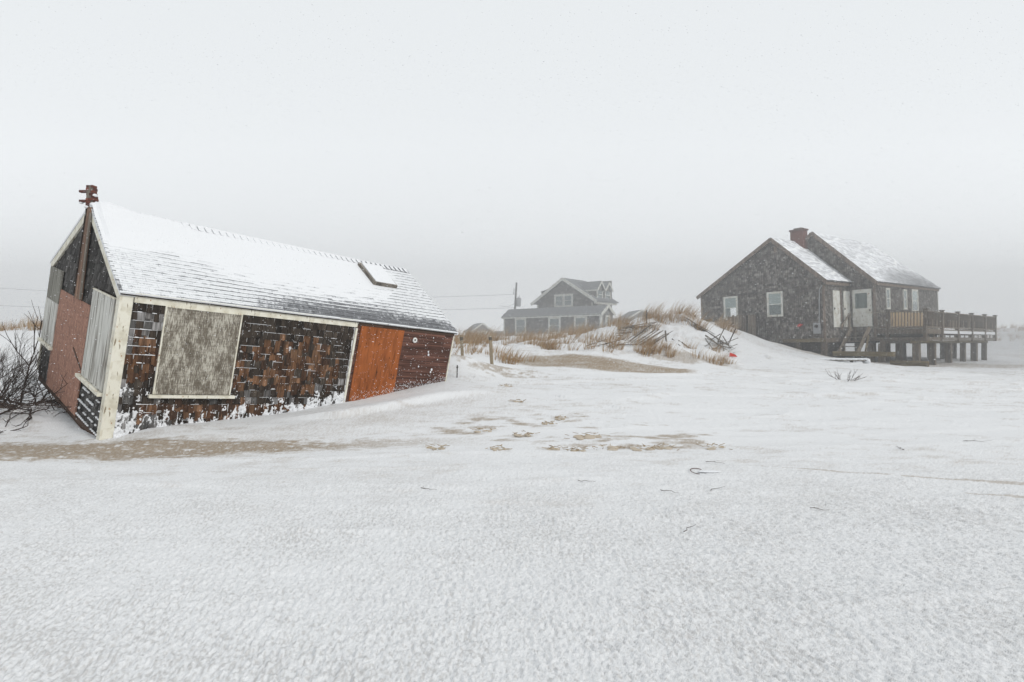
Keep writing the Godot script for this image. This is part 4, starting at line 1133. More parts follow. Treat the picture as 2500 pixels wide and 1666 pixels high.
func build_dune_house() -> void:
	var tr := Transform3D(Basis(Vector3(0.766, 0, 0.643), Vector3.UP, Vector3(-0.643, 0, 0.766)).orthonormalized(), Vector3(7.2, 0, -48.0))
	var h := thing("dune_house", "hazy grey shingled house with white trim and dormers behind the dune", "house", tr)
	var tones := [Color(0.2, 0.188, 0.175), Color(0.26, 0.246, 0.232), Color(0.13, 0.121, 0.111), Color(0.4, 0.385, 0.37), Color(0.22, 0.2, 0.18)]
	var b := Mb.new()
	var fo := [[-8.86, 2.32, -7.86, 3.54], [-5.1, 2.32, -4.1, 3.54], [-2.44, 2.32, -1.44, 3.54]]
	holed(b, Vector3(0, 0, -0.02), Vector3(1, 0, 0), Vector3(0, 0, 1), -10.35, -0.02, 0.2, 3.72, fo)
	holed(b, Vector3(-0.02, 0, 0), Vector3(0, 0, -1), Vector3(1, 0, 0), 0.12, 1.85, 0.2, 3.72, [[0.7, 2.8, 1.2, 3.6]])
	holed(b, Vector3(-10.35, 0, 0), Vector3(0, 0, 1), Vector3(-1, 0, 0), -1.85, -0.12, 0.2, 3.72, [])
	b.box(Vector3(-10.25, 0.2, -1.95), Vector3(-0.12, 3.7, -1.85))
	part("wall", b, M.wall_core, h)
	b = Mb.new()
	var fm := [[-5.85, 4.72, -5.07, 5.62], [-4.9, 4.72, -4.12, 5.62]]
	holed(b, Vector3(0, 0, -1.92), Vector3(1, 0, 0), Vector3(0, 0, 1), -7.93, -1.99, 0.2, 5.0, fm)
	holed(b, Vector3(0, 0, -1.92), Vector3(1, 0, 0), Vector3(0, 0, 1), -6.8, -3.2, 5.0, 5.7, fm)
	b.tri(Vector3(-7.93, 5.0, -1.93), Vector3(-6.8, 5.0, -1.93), Vector3(-6.8, 5.7, -1.93)); b.tri(Vector3(-3.2, 5.0, -1.93), Vector3(-1.99, 5.0, -1.93), Vector3(-3.2, 5.7, -1.93))
	b.tri(Vector3(-6.8, 5.7, -1.93), Vector3(-3.2, 5.7, -1.93), Vector3(-4.96, 7.0, -1.93))
	holed(b, Vector3(-1.99, 0, 0), Vector3(0, 0, -1), Vector3(1, 0, 0), 2.02, 5.0, 0.2, 5.0, [[2.7, 3.9, 3.3, 4.7], [3.9, 3.9, 4.5, 4.7]])
	holed(b, Vector3(-7.93, 0, 0), Vector3(0, 0, 1), Vector3(-1, 0, 0), -5.0, -2.02, 0.2, 5.0, [])
	b.box(Vector3(-7.93, 0.2, -5.1), Vector3(-1.99, 7.0, -5.0))
	part("wall", b, M.wall_core, h)
	var holes := [[-8.95, 2.2, -7.8, 3.75], [-5.2, 2.2, -4.0, 3.75], [-2.55, 2.2, -1.35, 3.75]]
	b = Mb.new()
	clad(b, Vector3.ZERO, Vector3(1, 0, 0), Vector3(0, 0, 1), -10.35, 0.0, 0.6, 3.72, func(x): return 3.72, holes, 0.16, 0.2, tones)
	part("shingle_cladding", b, M.grey_shingle, h, true)
	b = Mb.new()
	clad(b, Vector3.ZERO, Vector3(0, 0, -1), Vector3(1, 0, 0), 0.0, 1.85, 0.6, 4.4, func(x): return 4.4 - absf(x - 0.93) * 0.72, [[0.65, 2.7, 1.25, 3.7]], 0.16, 0.5, [Color(0.4, 0.4, 0.4), Color(0.36, 0.36, 0.36)])
	part("clapboards", b, M.grey_shingle, h, true)
	b = Mb.new()
	clad(b, Vector3(0, 0, -1.9), Vector3(1, 0, 0), Vector3(0, 0, 1), -7.95, -1.97, 3.6, 7.1, func(x): return 6.98 - absf(x + 4.96) * 0.6, [[-5.95, 4.6, -3.95, 5.75]], 0.16, 0.2, tones)
	part("shingle_cladding", b, M.grey_shingle, h, true)
	b = Mb.new()
	clad(b, Vector3(-1.97, 0, 0), Vector3(0, 0, -1), Vector3(1, 0, 0), 1.92, 5.0, 0.6, 5.0, func(x): return 5.0, [[2.65, 3.8, 3.35, 4.8], [3.85, 3.8, 4.55, 4.8]], 0.16, 0.25, tones)
	part("shingle_cladding", b, M.grey_shingle, h, true)
	b = Mb.new()
	gable_roof(b, Vector3(-10.6, 3.8, 0.16), Vector3(0.14, 3.8, 0.16), Vector3(-10.6, 4.56, -0.93), Vector3(0.14, 4.56, -0.93), Vector3(0.14, 3.8, -2.02), Vector3(-10.6, 3.8, -2.02), 0.06)
	part("roof", b, M.roof_grey, h)
	b = Mb.new()
	gable_roof(b, Vector3(-1.4, 5.02, -1.62), Vector3(-1.4, 5.02, -5.3), Vector3(-4.96, 7.2, -1.62), Vector3(-4.96, 7.2, -5.3), Vector3(-8.5, 5.02, -5.3), Vector3(-8.5, 5.02, -1.62), 0.06)
	var rf := part("roof", b, M.roof_grey, h)
	barpart("fascia", Vector3(-10.55, 3.74, 0.1), Vector3(0.1, 3.74, 0.1), 0.05, 0.2, M.white_trim, h)
	for s in [[Vector3(-1.42, 4.94, -1.6), Vector3(-4.96, 7.1, -1.6)], [Vector3(-8.48, 4.94, -1.6), Vector3(-4.96, 7.1, -1.6)], [Vector3(0.16, 3.72, 0.16), Vector3(0.16, 4.48, -0.93)], [Vector3(0.16, 3.72, -2.02), Vector3(0.16, 4.48, -0.93)]]:
		barpart("rake_board", s[0], s[1], 0.05, 0.24, M.white_trim, h)
	boxpart("eave_board", Vector3(-1.75, 4.78, -5.2), Vector3(-1.55, 4.98, -1.7), M.white_trim, h)
	for x in [-10.37, -0.1]: boxpart("corner_board", Vector3(x - 0.02, 0.6, -0.02), Vector3(x + 0.13, 3.64, 0.035), M.white_trim, h)
	boxpart("corner_board", Vector3(-0.015, 0.6, -0.16), Vector3(0.035, 3.64, -0.021), M.white_trim, h)
	for x in [-7.95, -2.1]: boxpart("corner_board", Vector3(x, 3.9, -1.9), Vector3(x + 0.13, 4.9, -1.86), M.white_trim, h)
	for x in [-8.86, -5.1, -2.44]: window(h, Vector3(x, 2.32, 0.02), Vector3(1, 0, 0), Vector3(0, 0, 1), 1.0, 1.22, 0.14, 0.0)
	window(h, Vector3(-5.85, 4.72, -1.88), Vector3(1, 0, 0), Vector3(0, 0, 1), 0.78, 0.9, 0.13, 0.0)
	window(h, Vector3(-4.9, 4.72, -1.88), Vector3(1, 0, 0), Vector3(0, 0, 1), 0.78, 0.9, 0.13, 0.0)
	window(h, Vector3(0.02, 2.8, -0.7), Vector3(0, 0, -1), Vector3(1, 0, 0), 0.5, 0.8, 0.1, 0.0)
	for z in [-2.7, -3.9]: window(h, Vector3(-1.95, 3.9, z), Vector3(0, 0, -1), Vector3(1, 0, 0), 0.6, 0.8, 0.12, 0.0)
	# dormers: two gabled ones to the right, one to the left
	for z in [-2.95, -4.25]:
		var dm := Node3D.new(); dm.name = "dormer"; h.add_child(dm, true)
		b = Mb.new()
		holed(b, Vector3(-1.95, 0, z), Vector3(0, 0, -1), Vector3(1, 0, 0), -0.5, 0.5, 5.0, 6.1, [[-0.36, 5.3, 0.36, 6.0]])
		b.tri(Vector3(-1.95, 6.1, z + 0.5), Vector3(-1.95, 6.1, z - 0.5), Vector3(-1.95, 6.68, z))
		for sg in [-0.5, 0.44]: b.box(Vector3(-4.6, 5.0, z + sg), Vector3(-2.05, 6.1, z + sg + 0.06))
		part("dormer_wall", b, M.grey_wood0, dm)
		b = Mb.new()
		gable_roof(b, Vector3(-4.9, 6.08, z + 0.64), Vector3(-1.75, 6.08, z + 0.64), Vector3(-4.9, 6.82, z), Vector3(-1.75, 6.82, z), Vector3(-1.75, 6.08, z - 0.64), Vector3(-4.9, 6.08, z - 0.64), 0.05)
		part("dormer_roof", b, M.roof_grey, dm)
		for sg in [-1.0, 1.0]: barpart("dormer_trim", Vector3(-1.73, 5.98, z + sg * 0.64), Vector3(-1.73, 6.72, z), 0.04, 0.14, M.white_trim, dm)
		barpart("dormer_trim", Vector3(-4.4, 5.98, z + 0.6), Vector3(-1.78, 5.98, z + 0.6), 0.04, 0.15, M.white_trim, dm)
		for sg in [-0.5, 0.4]: boxpart("dormer_trim", Vector3(-1.948, 5.05, z + sg), Vector3(-1.9, 5.96, z + sg + 0.1), M.white_trim, dm)
		boxpart("dormer_pane", Vector3(-1.94, 5.3, z - 0.36), Vector3(-1.93, 6.0, z + 0.36), M.glass, dm)
		boxpart("dormer_trim", Vector3(-1.929, 5.62, z - 0.38), Vector3(-1.915, 5.67, z + 0.38), M.white_trim, dm)
	var dl := Node3D.new(); dl.name = "dormer"; h.add_child(dl, true)
	boxpart("dormer_wall", Vector3(-7.9, 5.2, -4.9), Vector3(-6.0, 6.2, -2.9), M.roof_grey, dl)
	b = Mb.new(); slab(b, Vector3(-8.15, 6.15, -5.05), Vector3(-8.15, 6.15, -2.7), Vector3(-5.5, 6.75, -2.7), Vector3(-5.5, 6.75, -5.05), -0.06)
	part("dormer_roof", b, M.roof_grey, dl)
	boxpart("dormer_trim", Vector3(-8.16, 6.0, -5.0), Vector3(-8.1, 6.14, -2.75), M.white_trim, dl)

func far_house(label: String, where: Vector3, turn: float, w: float, l: float, eave: float, ridge: float, wing: float) -> void:
	var h := thing("distant_house", label, "house", Transform3D(Basis(Vector3.UP, turn), where))
	var b := Mb.new()
	holed(b, Vector3.ZERO, Vector3(1, 0, 0), Vector3(0, 0, 1), -w * 0.5, w * 0.5, -1.5, eave, [[-w * 0.2, eave - 1.3, w * 0.2, eave - 0.2]])
	for sg in [-1.0, 1.0]: b.box(Vector3(sg * w * 0.5 - (0.1 if sg > 0.0 else 0.0), -1.5, -l), Vector3(sg * w * 0.5 + (0.1 if sg < 0.0 else 0.0), eave, -0.1))
	b.box(Vector3(-w * 0.5 + 0.1, -1.5, -l), Vector3(w * 0.5 - 0.1, eave, -l + 0.1))
	b.tri(Vector3(-w * 0.5, eave, 0), Vector3(w * 0.5, eave, 0), Vector3(0, ridge - 0.1, 0))
	part("wall", b, M.grey_wood0, h)
	b = Mb.new()
	gable_roof(b, Vector3(w * 0.56, eave - 0.1, 0.3), Vector3(w * 0.56, eave - 0.1, -l - 0.3), Vector3(0, ridge, 0.3), Vector3(0, ridge, -l - 0.3), Vector3(-w * 0.56, eave - 0.1, -l - 0.3), Vector3(-w * 0.56, eave - 0.1, 0.3), 0.08)
	part("roof", b, M.roof_grey, h)
	for s in [-1.0, 1.0]: barpart("rake_board", Vector3(s * w * 0.56, eave - 0.18, 0.32), Vector3(0, ridge - 0.1, 0.32), 0.06, 0.26, M.white_trim, h)
	window(h, Vector3(-w * 0.2, eave - 1.3, 0.02), Vector3(1, 0, 0), Vector3(0, 0, 1), w * 0.4, 1.1, 0.18, 0.6)
	if wing != 0.0:
		var s := signf(wing)
		var a := minf(s * w * 0.5, s * w * 0.5 + wing); var e := maxf(s * w * 0.5, s * w * 0.5 + wing)
		boxpart("wing_wall", Vector3(a, -1.5, -l * 0.7), Vector3(e, eave * 0.62, -0.8), M.grey_wood0, h)
		b = Mb.new()
		gable_roof(b, Vector3(a - 0.2, eave * 0.6, -0.5), Vector3(e + 0.2, eave * 0.6, -0.5), Vector3(a - 0.2, eave * 0.98, -l * 0.35), Vector3(e + 0.2, eave * 0.98, -l * 0.35), Vector3(e + 0.2, eave * 0.6, -l * 0.75), Vector3(a - 0.2, eave * 0.6, -l * 0.75), 0.08)
		part("wing_roof", b, M.roof_grey, h)

# ---------------------------------------------------------------- small things
func utility_pole(label: String, where: Vector3, height: float, lean: float, can: bool) -> Node3D:
	var p := thing("utility_pole", label, "pole", Transform3D(Basis(Vector3.BACK, lean), where), "utility poles")
	var b := Mb.new(); b.tube([Vector3(0, -0.5, 0), Vector3(0, height, 0)], [0.16, 0.11], 10)
	part("pole", b, M.dark_wood, p)
	for i in 3:
		b = Mb.new(); b.tube([Vector3(0, height - 1.0 - i * 0.25, 0), Vector3(-0.28, height - 0.95 - i * 0.25, 0), Vector3(-0.28, height - 0.75 - i * 0.25, 0)], [0.04, 0.05, 0.06], 6)
		part("insulator", b, M.grey_metal, p)
	if can:
		b = Mb.new(); b.tube([Vector3(0.42, height - 3.0, 0), Vector3(0.42, height - 2.0, 0), Vector3(0.42, height - 1.9, 0)], [0.3, 0.3, 0.2], 12)
		var t := part("transformer", b, M.grey_metal, p)
		barpart("bracket", Vector3(0.05, height - 2.3, 0), Vector3(0.2, height - 2.3, 0), 0.08, 0.1, M.iron, t)
		b = Mb.new(); b.tube([Vector3(0.42, height - 1.9, 0), Vector3(0.42, height - 1.6, 0)], [0.05, 0.03], 6)
		part("bushing", b, M.iron, t)
	return p

func wire(label: String, a: Vector3, b: Vector3, sag: float) -> void:
	var pts := []; var rr := []
	for i in 25:
		var t := i / 24.0
		pts.append(a.lerp(b, t) - Vector3(0, sag * 4.0 * t * (1.0 - t), 0)); rr.append(0.016)
	var m := Mb.new(); m.tube(pts, rr, 4)
	tag(part("overhead_wire", m, M.iron, self), label, "wire")

# slats of a wrecked snow fence: each is [x, distance, height above ground at its foot, direction x, y, towards the camera, length]
func fence_wreck(label: String, slats: Array) -> void:
	var c := at(slats[0][0], slats[0][1])
	var f := thing("snow_fence", label, "snow fence", Transform3D(Basis.IDENTITY, c), "wrecked snow fencing")
	for s in slats:
		var a := at(s[0], s[1], s[2]) - c
		var e: Vector3 = a + Vector3(s[3], s[4], s[5]).normalized() * s[6]
		barpart("slat", a, e, 0.042, 0.013, M["grey_wood%d" % (rng.randi() % 3)], f, Vector3(rng.randf_range(-0.5, 0.5), 1, rng.randf_range(-0.2, 0.8)))
	if slats.size() > 6:
		var m := Mb.new()
		var pts := []; var rr := []
		for s in slats:
			pts.append(at(s[0], s[1], s[2]) - c + Vector3(s[3], s[4], s[5]).normalized() * s[6] * 0.4 + Vector3(0, 0.015, 0)); rr.append(0.004)
		m.tube(pts, rr, 4)
		part("wire_strand", m, M.iron, f)

func twig_tree(mb: Mb, p: Vector3, d: Vector3, l: float, r: float, level: int, bend: Vector3) -> void:
	var pts := [p]; var rr := [r]
	var n := 4
	for i in n:
		d = (d + bend * 0.14 + Vector3(rng.randf_range(-1, 1), rng.randf_range(-1, 1), rng.randf_range(-1, 1)) * 0.15).normalized()
		p += d * l / n
		pts.append(p); rr.append(r * (1.0 - 0.55 * (i + 1) / n))
		if level > 0 and i > 0:
			for k in (2 if level > 1 else 1 + rng.randi() % 2):
				var s := (d + Vector3(rng.randf_range(-1, 1), rng.randf_range(-0.3, 1), rng.randf_range(-1, 1)) * 0.8).normalized()
				twig_tree(mb, p, s, l * rng.randf_range(0.4, 0.65), r * 0.5, level - 1, bend)
	mb.tube(pts, rr, 4 if level < 2 else 5, false)

func shrub(called: String, label: String, x: float, d: float, stems: int, height: float, spread: float, bend: Vector3, thick := 0.016, levels := 2) -> void:
	var o := thing(called, label, "shrub", Transform3D(Basis.IDENTITY, at(x, d, -0.05)))
	for i in stems:
		var mb := Mb.new()
		var a := TAU * i / stems + rng.randf_range(-0.3, 0.3)
		var dir := Vector3(cos(a) * spread, rng.randf_range(0.6, 1.2), sin(a) * spread).normalized()
		twig_tree(mb, Vector3(cos(a), 0, sin(a)) * 0.12, dir, height * rng.randf_range(0.6, 1.0), thick * rng.randf_range(0.7, 1.2), levels, bend)
		part("stem", mb, M.bark, o)

func grass_mesh(blades: int, height: float, lean: float) -> ArrayMesh:
	var mb := Mb.new()
	for i in blades:
		var a := rng.randf() * TAU
		var r := sqrt(rng.randf()) * 0.16
		var p := Vector3(cos(a) * r, -0.03, sin(a) * r)
		var d := Vector3(cos(a) * 0.35 + lean * 0.25, 1.0, sin(a) * 0.35).normalized()
		var l := height * rng.randf_range(0.45, 1.1)
		var w := rng.randf_range(0.004, 0.008)
		var side := Vector3(cos(a * 3.0), 0, sin(a * 3.0)) * w
		var k := rng.randf()
		mb.col = Color(0.43, 0.29, 0.165).lerp(Color(0.28, 0.18, 0.1), k) if rng.randf() < 0.8 else Color(0.42, 0.33, 0.22)
		var n := 4
		for j in n:
			var q := p + d * l / n
			var s2 := side * (1.0 - float(j + 1) / n * 0.85)
			mb.quad(p - side, p + side, q + s2, q - s2)
			d = (d + Vector3(lean, -0.16, 0) * 0.34).normalized()
			p = q; side = s2
	return mb.mesh(M.straw)

func build_grass() -> void:
	var kinds := [grass_mesh(26, 0.55, 0.7), grass_mesh(22, 0.7, 1.1), grass_mesh(30, 0.45, 0.4), grass_mesh(18, 0.95, 0.8)]
	var at_list := [[], [], [], []]
	# x0, x1, d0, d1, count, kinds
	for z in [[-3.6, 4.2, 25.2, 31.5, 270, [0, 1, 2]], [4.0, 6.4, 25.0, 28.5, 60, [0, 1]], [5.6, 8.6, 26.3, 28.4, 95, [1, 3]], [-4.2, -1.2, 20.5, 28, 120, [0, 2]], [-4, 9, 31, 44, 200, [0, 1]], [-23, -16.5, 23.5, 27.5, 150, [0, 2]], [44, 62, 54, 66, 260, [0, 1]], [10.4, 11.3, 29.4, 31.5, 28, [1, 0]], [-1.0, 0.9, 19.8, 21.8, 26, [2]], [0.6, 2.4, 23.0, 25.0, 45, [2, 0]], [2.8, 5.0, 22.8, 25.2, 45, [0, 2]], [4.6, 6.2, 22.2, 24.0, 45, [2]], [6.2, 8.6, 22.6, 24.4, 35, [2]]]:
		for i in z[4]:
			var x := rng.randf_range(z[0], z[1]); var d := rng.randf_range(z[2], z[3])
			if nz.get_noise_2d(x * 32.0, d * 32.0) < -0.02: continue
			var s := rng.randf_range(0.8, 1.6)
			var k: int = z[5][rng.randi() % z[5].size()]
			at_list[k].append(Transform3D(Basis(Vector3.UP, rng.randf_range(-0.7, 0.7)).scaled(Vector3(s, s, s)), at(x, d)))
	for k in 4:
		var mm := MultiMesh.new()
		mm.transform_format = MultiMesh.TRANSFORM_3D
		mm.mesh = kinds[k]
		mm.instance_count = at_list[k].size()
		for i in at_list[k].size(): mm.set_instance_transform(i, at_list[k][i])
		var o := MultiMeshInstance3D.new()
		o.multimesh = mm; o.name = numbered("dune_grass"); add_child(o)
		tag(o, ["dry tan dune grass growing in tufts over the snowy dunes", "wind-bent tan dune grass along the dune crest", "short dry grass tufts on the dune face", "tallest straw grass bending right on the dune top"][k], "grass")
		o.set_meta("kind", "stuff")

func build_small_things() -> void:
	# posts in the drift behind the cottage
	for q in [["short wooden post with notched top nearer the cottage corner", -1.49, 18.0, 0.78, 0.085, 0.05], ["taller wooden post to the right of the notched post", -0.60, 18.0, 0.9, 0.1, 0.06]]:
		var p := thing("wooden_post", q[0], "post", Transform3D(Basis(Vector3.BACK, q[5]), at(q[1], q[2], -0.15)), "posts in the drift")
		var w: float = q[4] * 0.5
		boxpart("shaft", Vector3(-w, 0, -w), Vector3(w, q[3], w), M.post_wood, p)
		boxpart("top_cap", Vector3(-w * 1.05, q[3] + 0.002, -w * 1.05), Vector3(w * 1.05, q[3] + 0.1, w * 1.05), M.grey_wood0, p)
		boxpart("dark_band", Vector3(-w * 0.9, q[3] + 0.102, -w * 0.9), Vector3(w * 0.8, q[3] + 0.16, w * 0.8), M.post_wood, p)
	var sk := thing("thin_stake", "thin dark stake standing in snow beside the cottage end", "stake", Transform3D(Basis.IDENTITY, at(-1.42, 15.3, -0.1)))
	barpart("shaft", Vector3.ZERO, Vector3(0.01, 0.42, 0), 0.025, 0.025, M.iron, sk)
	barpart("stake_head", Vector3(-0.015, 0.36, 0), Vector3(0.035, 0.37, 0), 0.03, 0.03, M.iron, sk)
	# wrecked snow fence
	var list := []
	for i in 13: list.append([4.62 + i * 0.075 + rng.randf_range(-0.08, 0.08), 24.2 - i * 0.045, 0.02 + 0.02 * (i % 3), 1.15 + rng.randf_range(-0.1, 0.1), 0.62 + rng.randf_range(-0.12, 0.12), -0.75, rng.randf_range(1.2, 1.45)])
	fence_wreck("fan of grey snow fence slats leaning up the dune face", list)
	list = []
	for i in 16: list.append([4.5 + rng.randf_range(-0.1, 0.7), 25.9 + rng.randf_range(-0.4, 0.4), 0.12 + rng.randf() * 0.14, 1.0, rng.randf_range(-0.15, 0.3), rng.randf_range(-0.4, 0.4), rng.randf_range(0.9, 1.3)])
	fence_wreck("pile of flat grey slats below the tall grass on the dune", list)
	list = []
	for i in 10: list.append([7.85 + i * 0.06, 27.0 - i * 0.09, 0.12 + 0.02 * (i % 4), 1.05 + rng.randf_range(-0.1, 0.1), -0.85 + rng.randf_range(-0.1, 0.1), 0.75, rng.randf_range(1.3, 1.6)])
	fence_wreck("parallel grey slats sliding down right from the dune top", list)
	list = []
	for i in 30: list.append([8.4 + rng.randf_range(-0.35, 1.0), 24.9 + rng.randf_range(-0.5, 0.6), 0.03 + rng.randf() * 0.1, rng.randf_range(-0.8, 1.0), rng.randf_range(-0.3, 0.5), rng.randf_range(-0.6, 0.6), rng.randf_range(0.35, 0.9)])
	fence_wreck("jumbled heap of broken slats at the foot of the dune", list)
	list = []
	for i in 6: list.append([6.7 + i * 0.12, 24.6 + rng.randf_range(-0.3, 0.3), 0.03, 0.6, rng.randf_range(-0.9, -0.5), 0.5, rng.randf_range(0.5, 0.8)])
	fence_wreck("few loose slats half buried in the white dune face", list)
	list = []
	for i in 7: list.append([2.9 + i * 0.22, 23.3 + rng.randf_range(-0.3, 0.3), 0.05, rng.randf_range(0.6, 1.0), rng.randf_range(0.0, 0.5), -0.3, rng.randf_range(0.5, 1.1)])
	fence_wreck("scattered thin sticks on snow above the bare sand mound", list)
	var fp := thing("fence_post", "leaning bare stick rising above the wrecked fence slats", "post", Transform3D(Basis.IDENTITY, at(6.0, 26.5, -0.1)))
	barpart("shaft", Vector3.ZERO, Vector3(0.02, 0.75, 0), 0.05, 0.04, M.grey_wood2, fp)
	fp = thing("fence_post", "short square post stump in the broken dune face", "post", Transform3D(Basis.IDENTITY, at(6.35, 24.4, -0.15)))
	barpart("shaft", Vector3.ZERO, Vector3(-0.06, 0.6, 0.05), 0.05, 0.04, M.grey_wood1, fp)
	var rd := thing("red_scrap", "red plastic scrap in snow below the heap of slats", "scrap", Transform3D(Basis.IDENTITY, at(8.75, 23.9, 0.0)))
	var b := Mb.new()
	b.hexa([Vector3(0, 0.0, 0), Vector3(0.3, -0.02, 0.05), Vector3(0.02, 0.16, -0.02), Vector3(0.22, 0.08, 0), Vector3(0.0, 0.0, 0.04), Vector3(0.3, -0.02, 0.09), Vector3(0.02, 0.15, 0.03), Vector3(0.22, 0.08, 0.05)])
	part("sheet", b, M.red_plastic, rd)
	# rail by the left corner of the shingled house
	var tb := thing("timber_rail", "weathered rail with a stub post left of the shingled house", "rail", Transform3D(Basis.IDENTITY, Vector3(9.45, 2.55, -32.0)))
	barpart("rail", Vector3(0, 0.12, 0), Vector3(1.35, 0.16, 0.1), 0.1, 0.14, M.timber, tb)
	barpart("stub_post", Vector3(0.42, -0.3, 0), Vector3(0.42, 0.45, 0), 0.11, 0.11, M.grey_wood0, tb)
	# plank under snow
	var pl := thing("snowy_plank", "snow-covered plank on a stub post before the shingled house", "plank", Transform3D(Basis(Vector3.UP, -0.12), Vector3(13.75, 0.0, -26.6)))
	boxpart("plank", Vector3(0, 0.72, -0.2), Vector3(1.95, 0.77, 0.2), M.grey_wood1, pl)
	boxpart("stub_post", Vector3(1.32, 0.2, -0.04), Vector3(1.43, 0.715, 0.06), M.grey_wood0, pl)
	b = Mb.new()
	for i in 9: b.blob(Vector3(0.05 + i * 0.235, 0.78, 0), Vector3(0.2, 0.055, 0.24), nz, 0.25, 7)
	b.blob(Vector3(2.0, 0.68, 0.02), Vector3(0.13, 0.14, 0.24), nz, 0.3, 7)
	b.blob(Vector3(1.62, 0.6, 0.1), Vector3(0.2, 0.12, 0.1), nz, 0.3, 7)
	part("snow_cover", b, M.snow, pl)
	# shrubs on the left
	shrub("bare_shrub", "large leafless shrub left of the tilted cottage", -10.75, 12.2, 16, 1.15, 0.85, Vector3(0.35, 0.2, 0), 0.013, 3)
	shrub("bare_shrub", "tall thin leafless stem rising behind the large shrub", -10.55, 12.6, 1, 1.75, 0.02, Vector3(0, 0.3, 0), 0.022, 2)
	shrub("fallen_brush", "dark tangle of fallen branches beneath the raised gable corner", -9.75, 12.1, 24, 1.25, 3.2, Vector3(0.2, -0.35, 0.0), 0.022, 2)
	shrub("fallen_brush", "low dark brush lying on snow at the left frame edge", -10.0, 11.5, 16, 1.0, 3.0, Vector3(0.3, -0.4, 0.1), 0.014, 2)
	shrub("ground_sprig", "small sprig on the snow left of the cottage corner", -8.95, 10.35, 6, 0.4, 1.6, Vector3(0.3, -0.1, 0.1), 0.012, 1)
	shrub("dead_twigs", "dead twig clump poking from snow in front of the deck", 10.45, 18.6, 9, 0.42, 1.0, Vector3(0.1, 0.0, 0), 0.013, 1)
	# wrack thrown up on the flat
	var wr := [[1.18, 9.2, 0.32, "largest brown seaweed clump on the sandy middle of the flat"], [-0.47, 9.8, 0.17], [0.63, 10.3, 0.13], [0.19, 9.45, 0.2], [0.87, 10.6, 0.14], [-1.1, 8.6, 0.16, "leftmost straw clump beside the end of the sand strip"], [0.92, 8.3, 0.13], [1.4, 8.5, 0.24], [1.85, 8.45, 0.2], [2.2, 8.55, 0.2], [2.93, 8.55, 0.16, "rightmost straw clump on the sandy flat"], [0.66, 8.4, 0.18], [0.12, 12.4, 0.14, "lone straw clump on snow in front of the bare sand mound"], [-0.13, 14.5, 0.16, "farthest straw clump nearest the bare sand mound"], [-0.2, 8.35, 0.14]]
	for q in wr:
		var p := at(q[0], q[1])
		var c := thing("seaweed_clump", q[3] if q.size() > 3 else "small brown straw and seaweed clump in the sandy middle of the flat", "clump", Transform3D(Basis.IDENTITY, p), "wrack on the flat")
		b = Mb.new(); b.col = Color(1, 1, 1)
		for i in 5:
			var f := Vector3(rng.randf_range(-0.7, 0.7) * q[2], 0.0, rng.randf_range(-0.4, 0.4) * q[2])
			b.blob(f, Vector3(q[2] * rng.randf_range(0.16, 0.32), 0.008 + q[2] * rng.randf_range(0.03, 0.08), q[2] * rng.randf_range(0.12, 0.24)), nf, 0.9, 8)
		part("mound", b, M.clump, c)
		b = Mb.new()
		for i in 16:
			b.col = Color(0.24, 0.17, 0.1).lerp(Color(0.42, 0.33, 0.21), rng.randf())
			var s := Vector3(rng.randf_range(-1, 1) * q[2], 0.0, rng.randf_range(-0.7, 0.7) * q[2])
			s.y = 0.02 + (0.03 + q[2] * 0.07) * (1.0 - s.length() / q[2])
			var e := s + Vector3(rng.randf_range(-1, 1), rng.randf_range(-0.15, 0.3), rng.randf_range(-0.5, 0.5)) * 0.1
			b.bar(s, e, 0.007, 0.006)
		part("strands", b, M.straw, c, true)
	for q in [[1.64, 6.2, 0.1], [1.5, 5.05, 0.13, "forked twig on snow nearest the camera"], [2.18, 6.3, 0.12], [5.5, 8.4, 0.16, "curved twig left of the longest twig on the right"], [6.9, 8.8, 0.2, "longest twig at the far right below the deck house"], [0.84, 6.68, 0.1], [2.9, 5.6, 0.08], [-0.9, 6.4, 0.1, "leftmost twig on the open snow before the sand strip"], [2.6, 7.6, 0.12]]:
		var t := thing("driftwood_twig", q[3] if q.size() > 3 else "small dark twig among the twigs right of the middle", "twig", Transform3D(Basis(Vector3.UP, rng.randf_range(-1.4, 1.4)), at(q[0], q[1], 0.008)), "twigs on the snow")
		b = Mb.new()
		var tp := []; var tr := []
		for i in 6:
			tp.append(Vector3((i / 2.5 - 1.0) * q[2], 0.004 + rng.randf() * 0.012, rng.randf_range(-0.2, 0.2) * q[2])); tr.append(lerpf(0.0035, 0.0012, i / 5.0))
		b.tube(tp, tr, 5)
		for i in rng.randi() % 3: b.tube([tp[1 + i], tp[1 + i] + Vector3(rng.randf_range(-0.5, 0.8) * q[2], rng.randf_range(0.0, 0.03), rng.randf_range(-0.5, 0.5) * q[2])], [0.002, 0.001], 4)
		part("stick", b, M.bark, t)
	var lp := thing("rope_loop", "curl of reddish rope with snow caught behind it", "rope", Transform3D(Basis.IDENTITY, at(2.22, 7.1, 0.012)))
	b = Mb.new()
	var pts := []; var rr := []
	for i in 12:
		var a := 0.6 + i * 0.36
		pts.append(Vector3(cos(a) * 0.08, 0.006 + 0.008 * sin(a), -sin(a) * 0.12)); rr.append(0.0045)
	b.tube(pts, rr, 6)
	part("rope", b, M.red_board2, lp)
	b = Mb.new(); b.blob(Vector3(0.14, 0.0, 0.0), Vector3(0.14, 0.008, 0.05), nz, 0.3, 8)
	part("caught_snow", b, M.snow, lp)

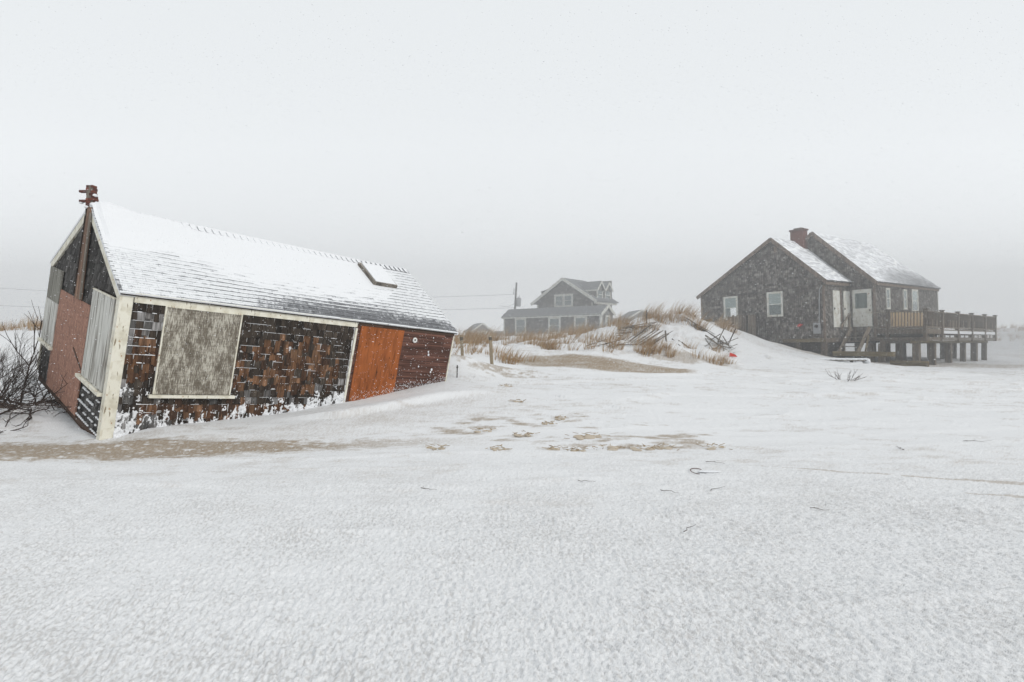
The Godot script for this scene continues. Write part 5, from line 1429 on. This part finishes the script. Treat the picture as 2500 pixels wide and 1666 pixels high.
func build_falling_snow() -> void:
	var mb := Mb.new()
	for d in [[Vector3(1, 0, 0), Vector3(0, 1, 0), Vector3(0, 0, 1)]]:
		for sx in [-1, 1]:
			for sy in [-1, 1]:
				for sz in [-1, 1]:
					var a: Vector3 = d[0] * sx; var b: Vector3 = d[1] * sy * 0.55; var c: Vector3 = d[2] * sz * 0.6
					if sx * sy * sz > 0: mb.tri(a, b, c)
					else: mb.tri(a, c, b)
	var mm := MultiMesh.new()
	mm.transform_format = MultiMesh.TRANSFORM_3D
	mm.mesh = mb.mesh(M.snow)
	var n := 420000
	mm.instance_count = n
	for i in n:
		var d := 4.2 + 44.0 * pow(rng.randf(), 0.62)
		var x := rng.randf_range(-1.05, 1.05) * (d * 0.9 + 2.0)
		var y := rng.randf_range(0.2, minf(3.0 + d * 0.35, 10.0))
		var s := rng.randf_range(0.0022, 0.0062)
		if y < smooth_height(x, d): y = smooth_height(x, d) + rng.randf()
		mm.set_instance_transform(i, Transform3D(Basis(Vector3(0, 0, 1), rng.randf_range(-0.5, 0.3)).scaled(Vector3(s * rng.randf_range(1.0, 1.8), s, s)), Vector3(x, y, -d)))
	var o := MultiMeshInstance3D.new()
	o.multimesh = mm; o.name = "falling_snow"; add_child(o)
	tag(o, "windblown snowflakes falling through the air over the whole beach", "snowfall")
	o.set_meta("kind", "stuff")
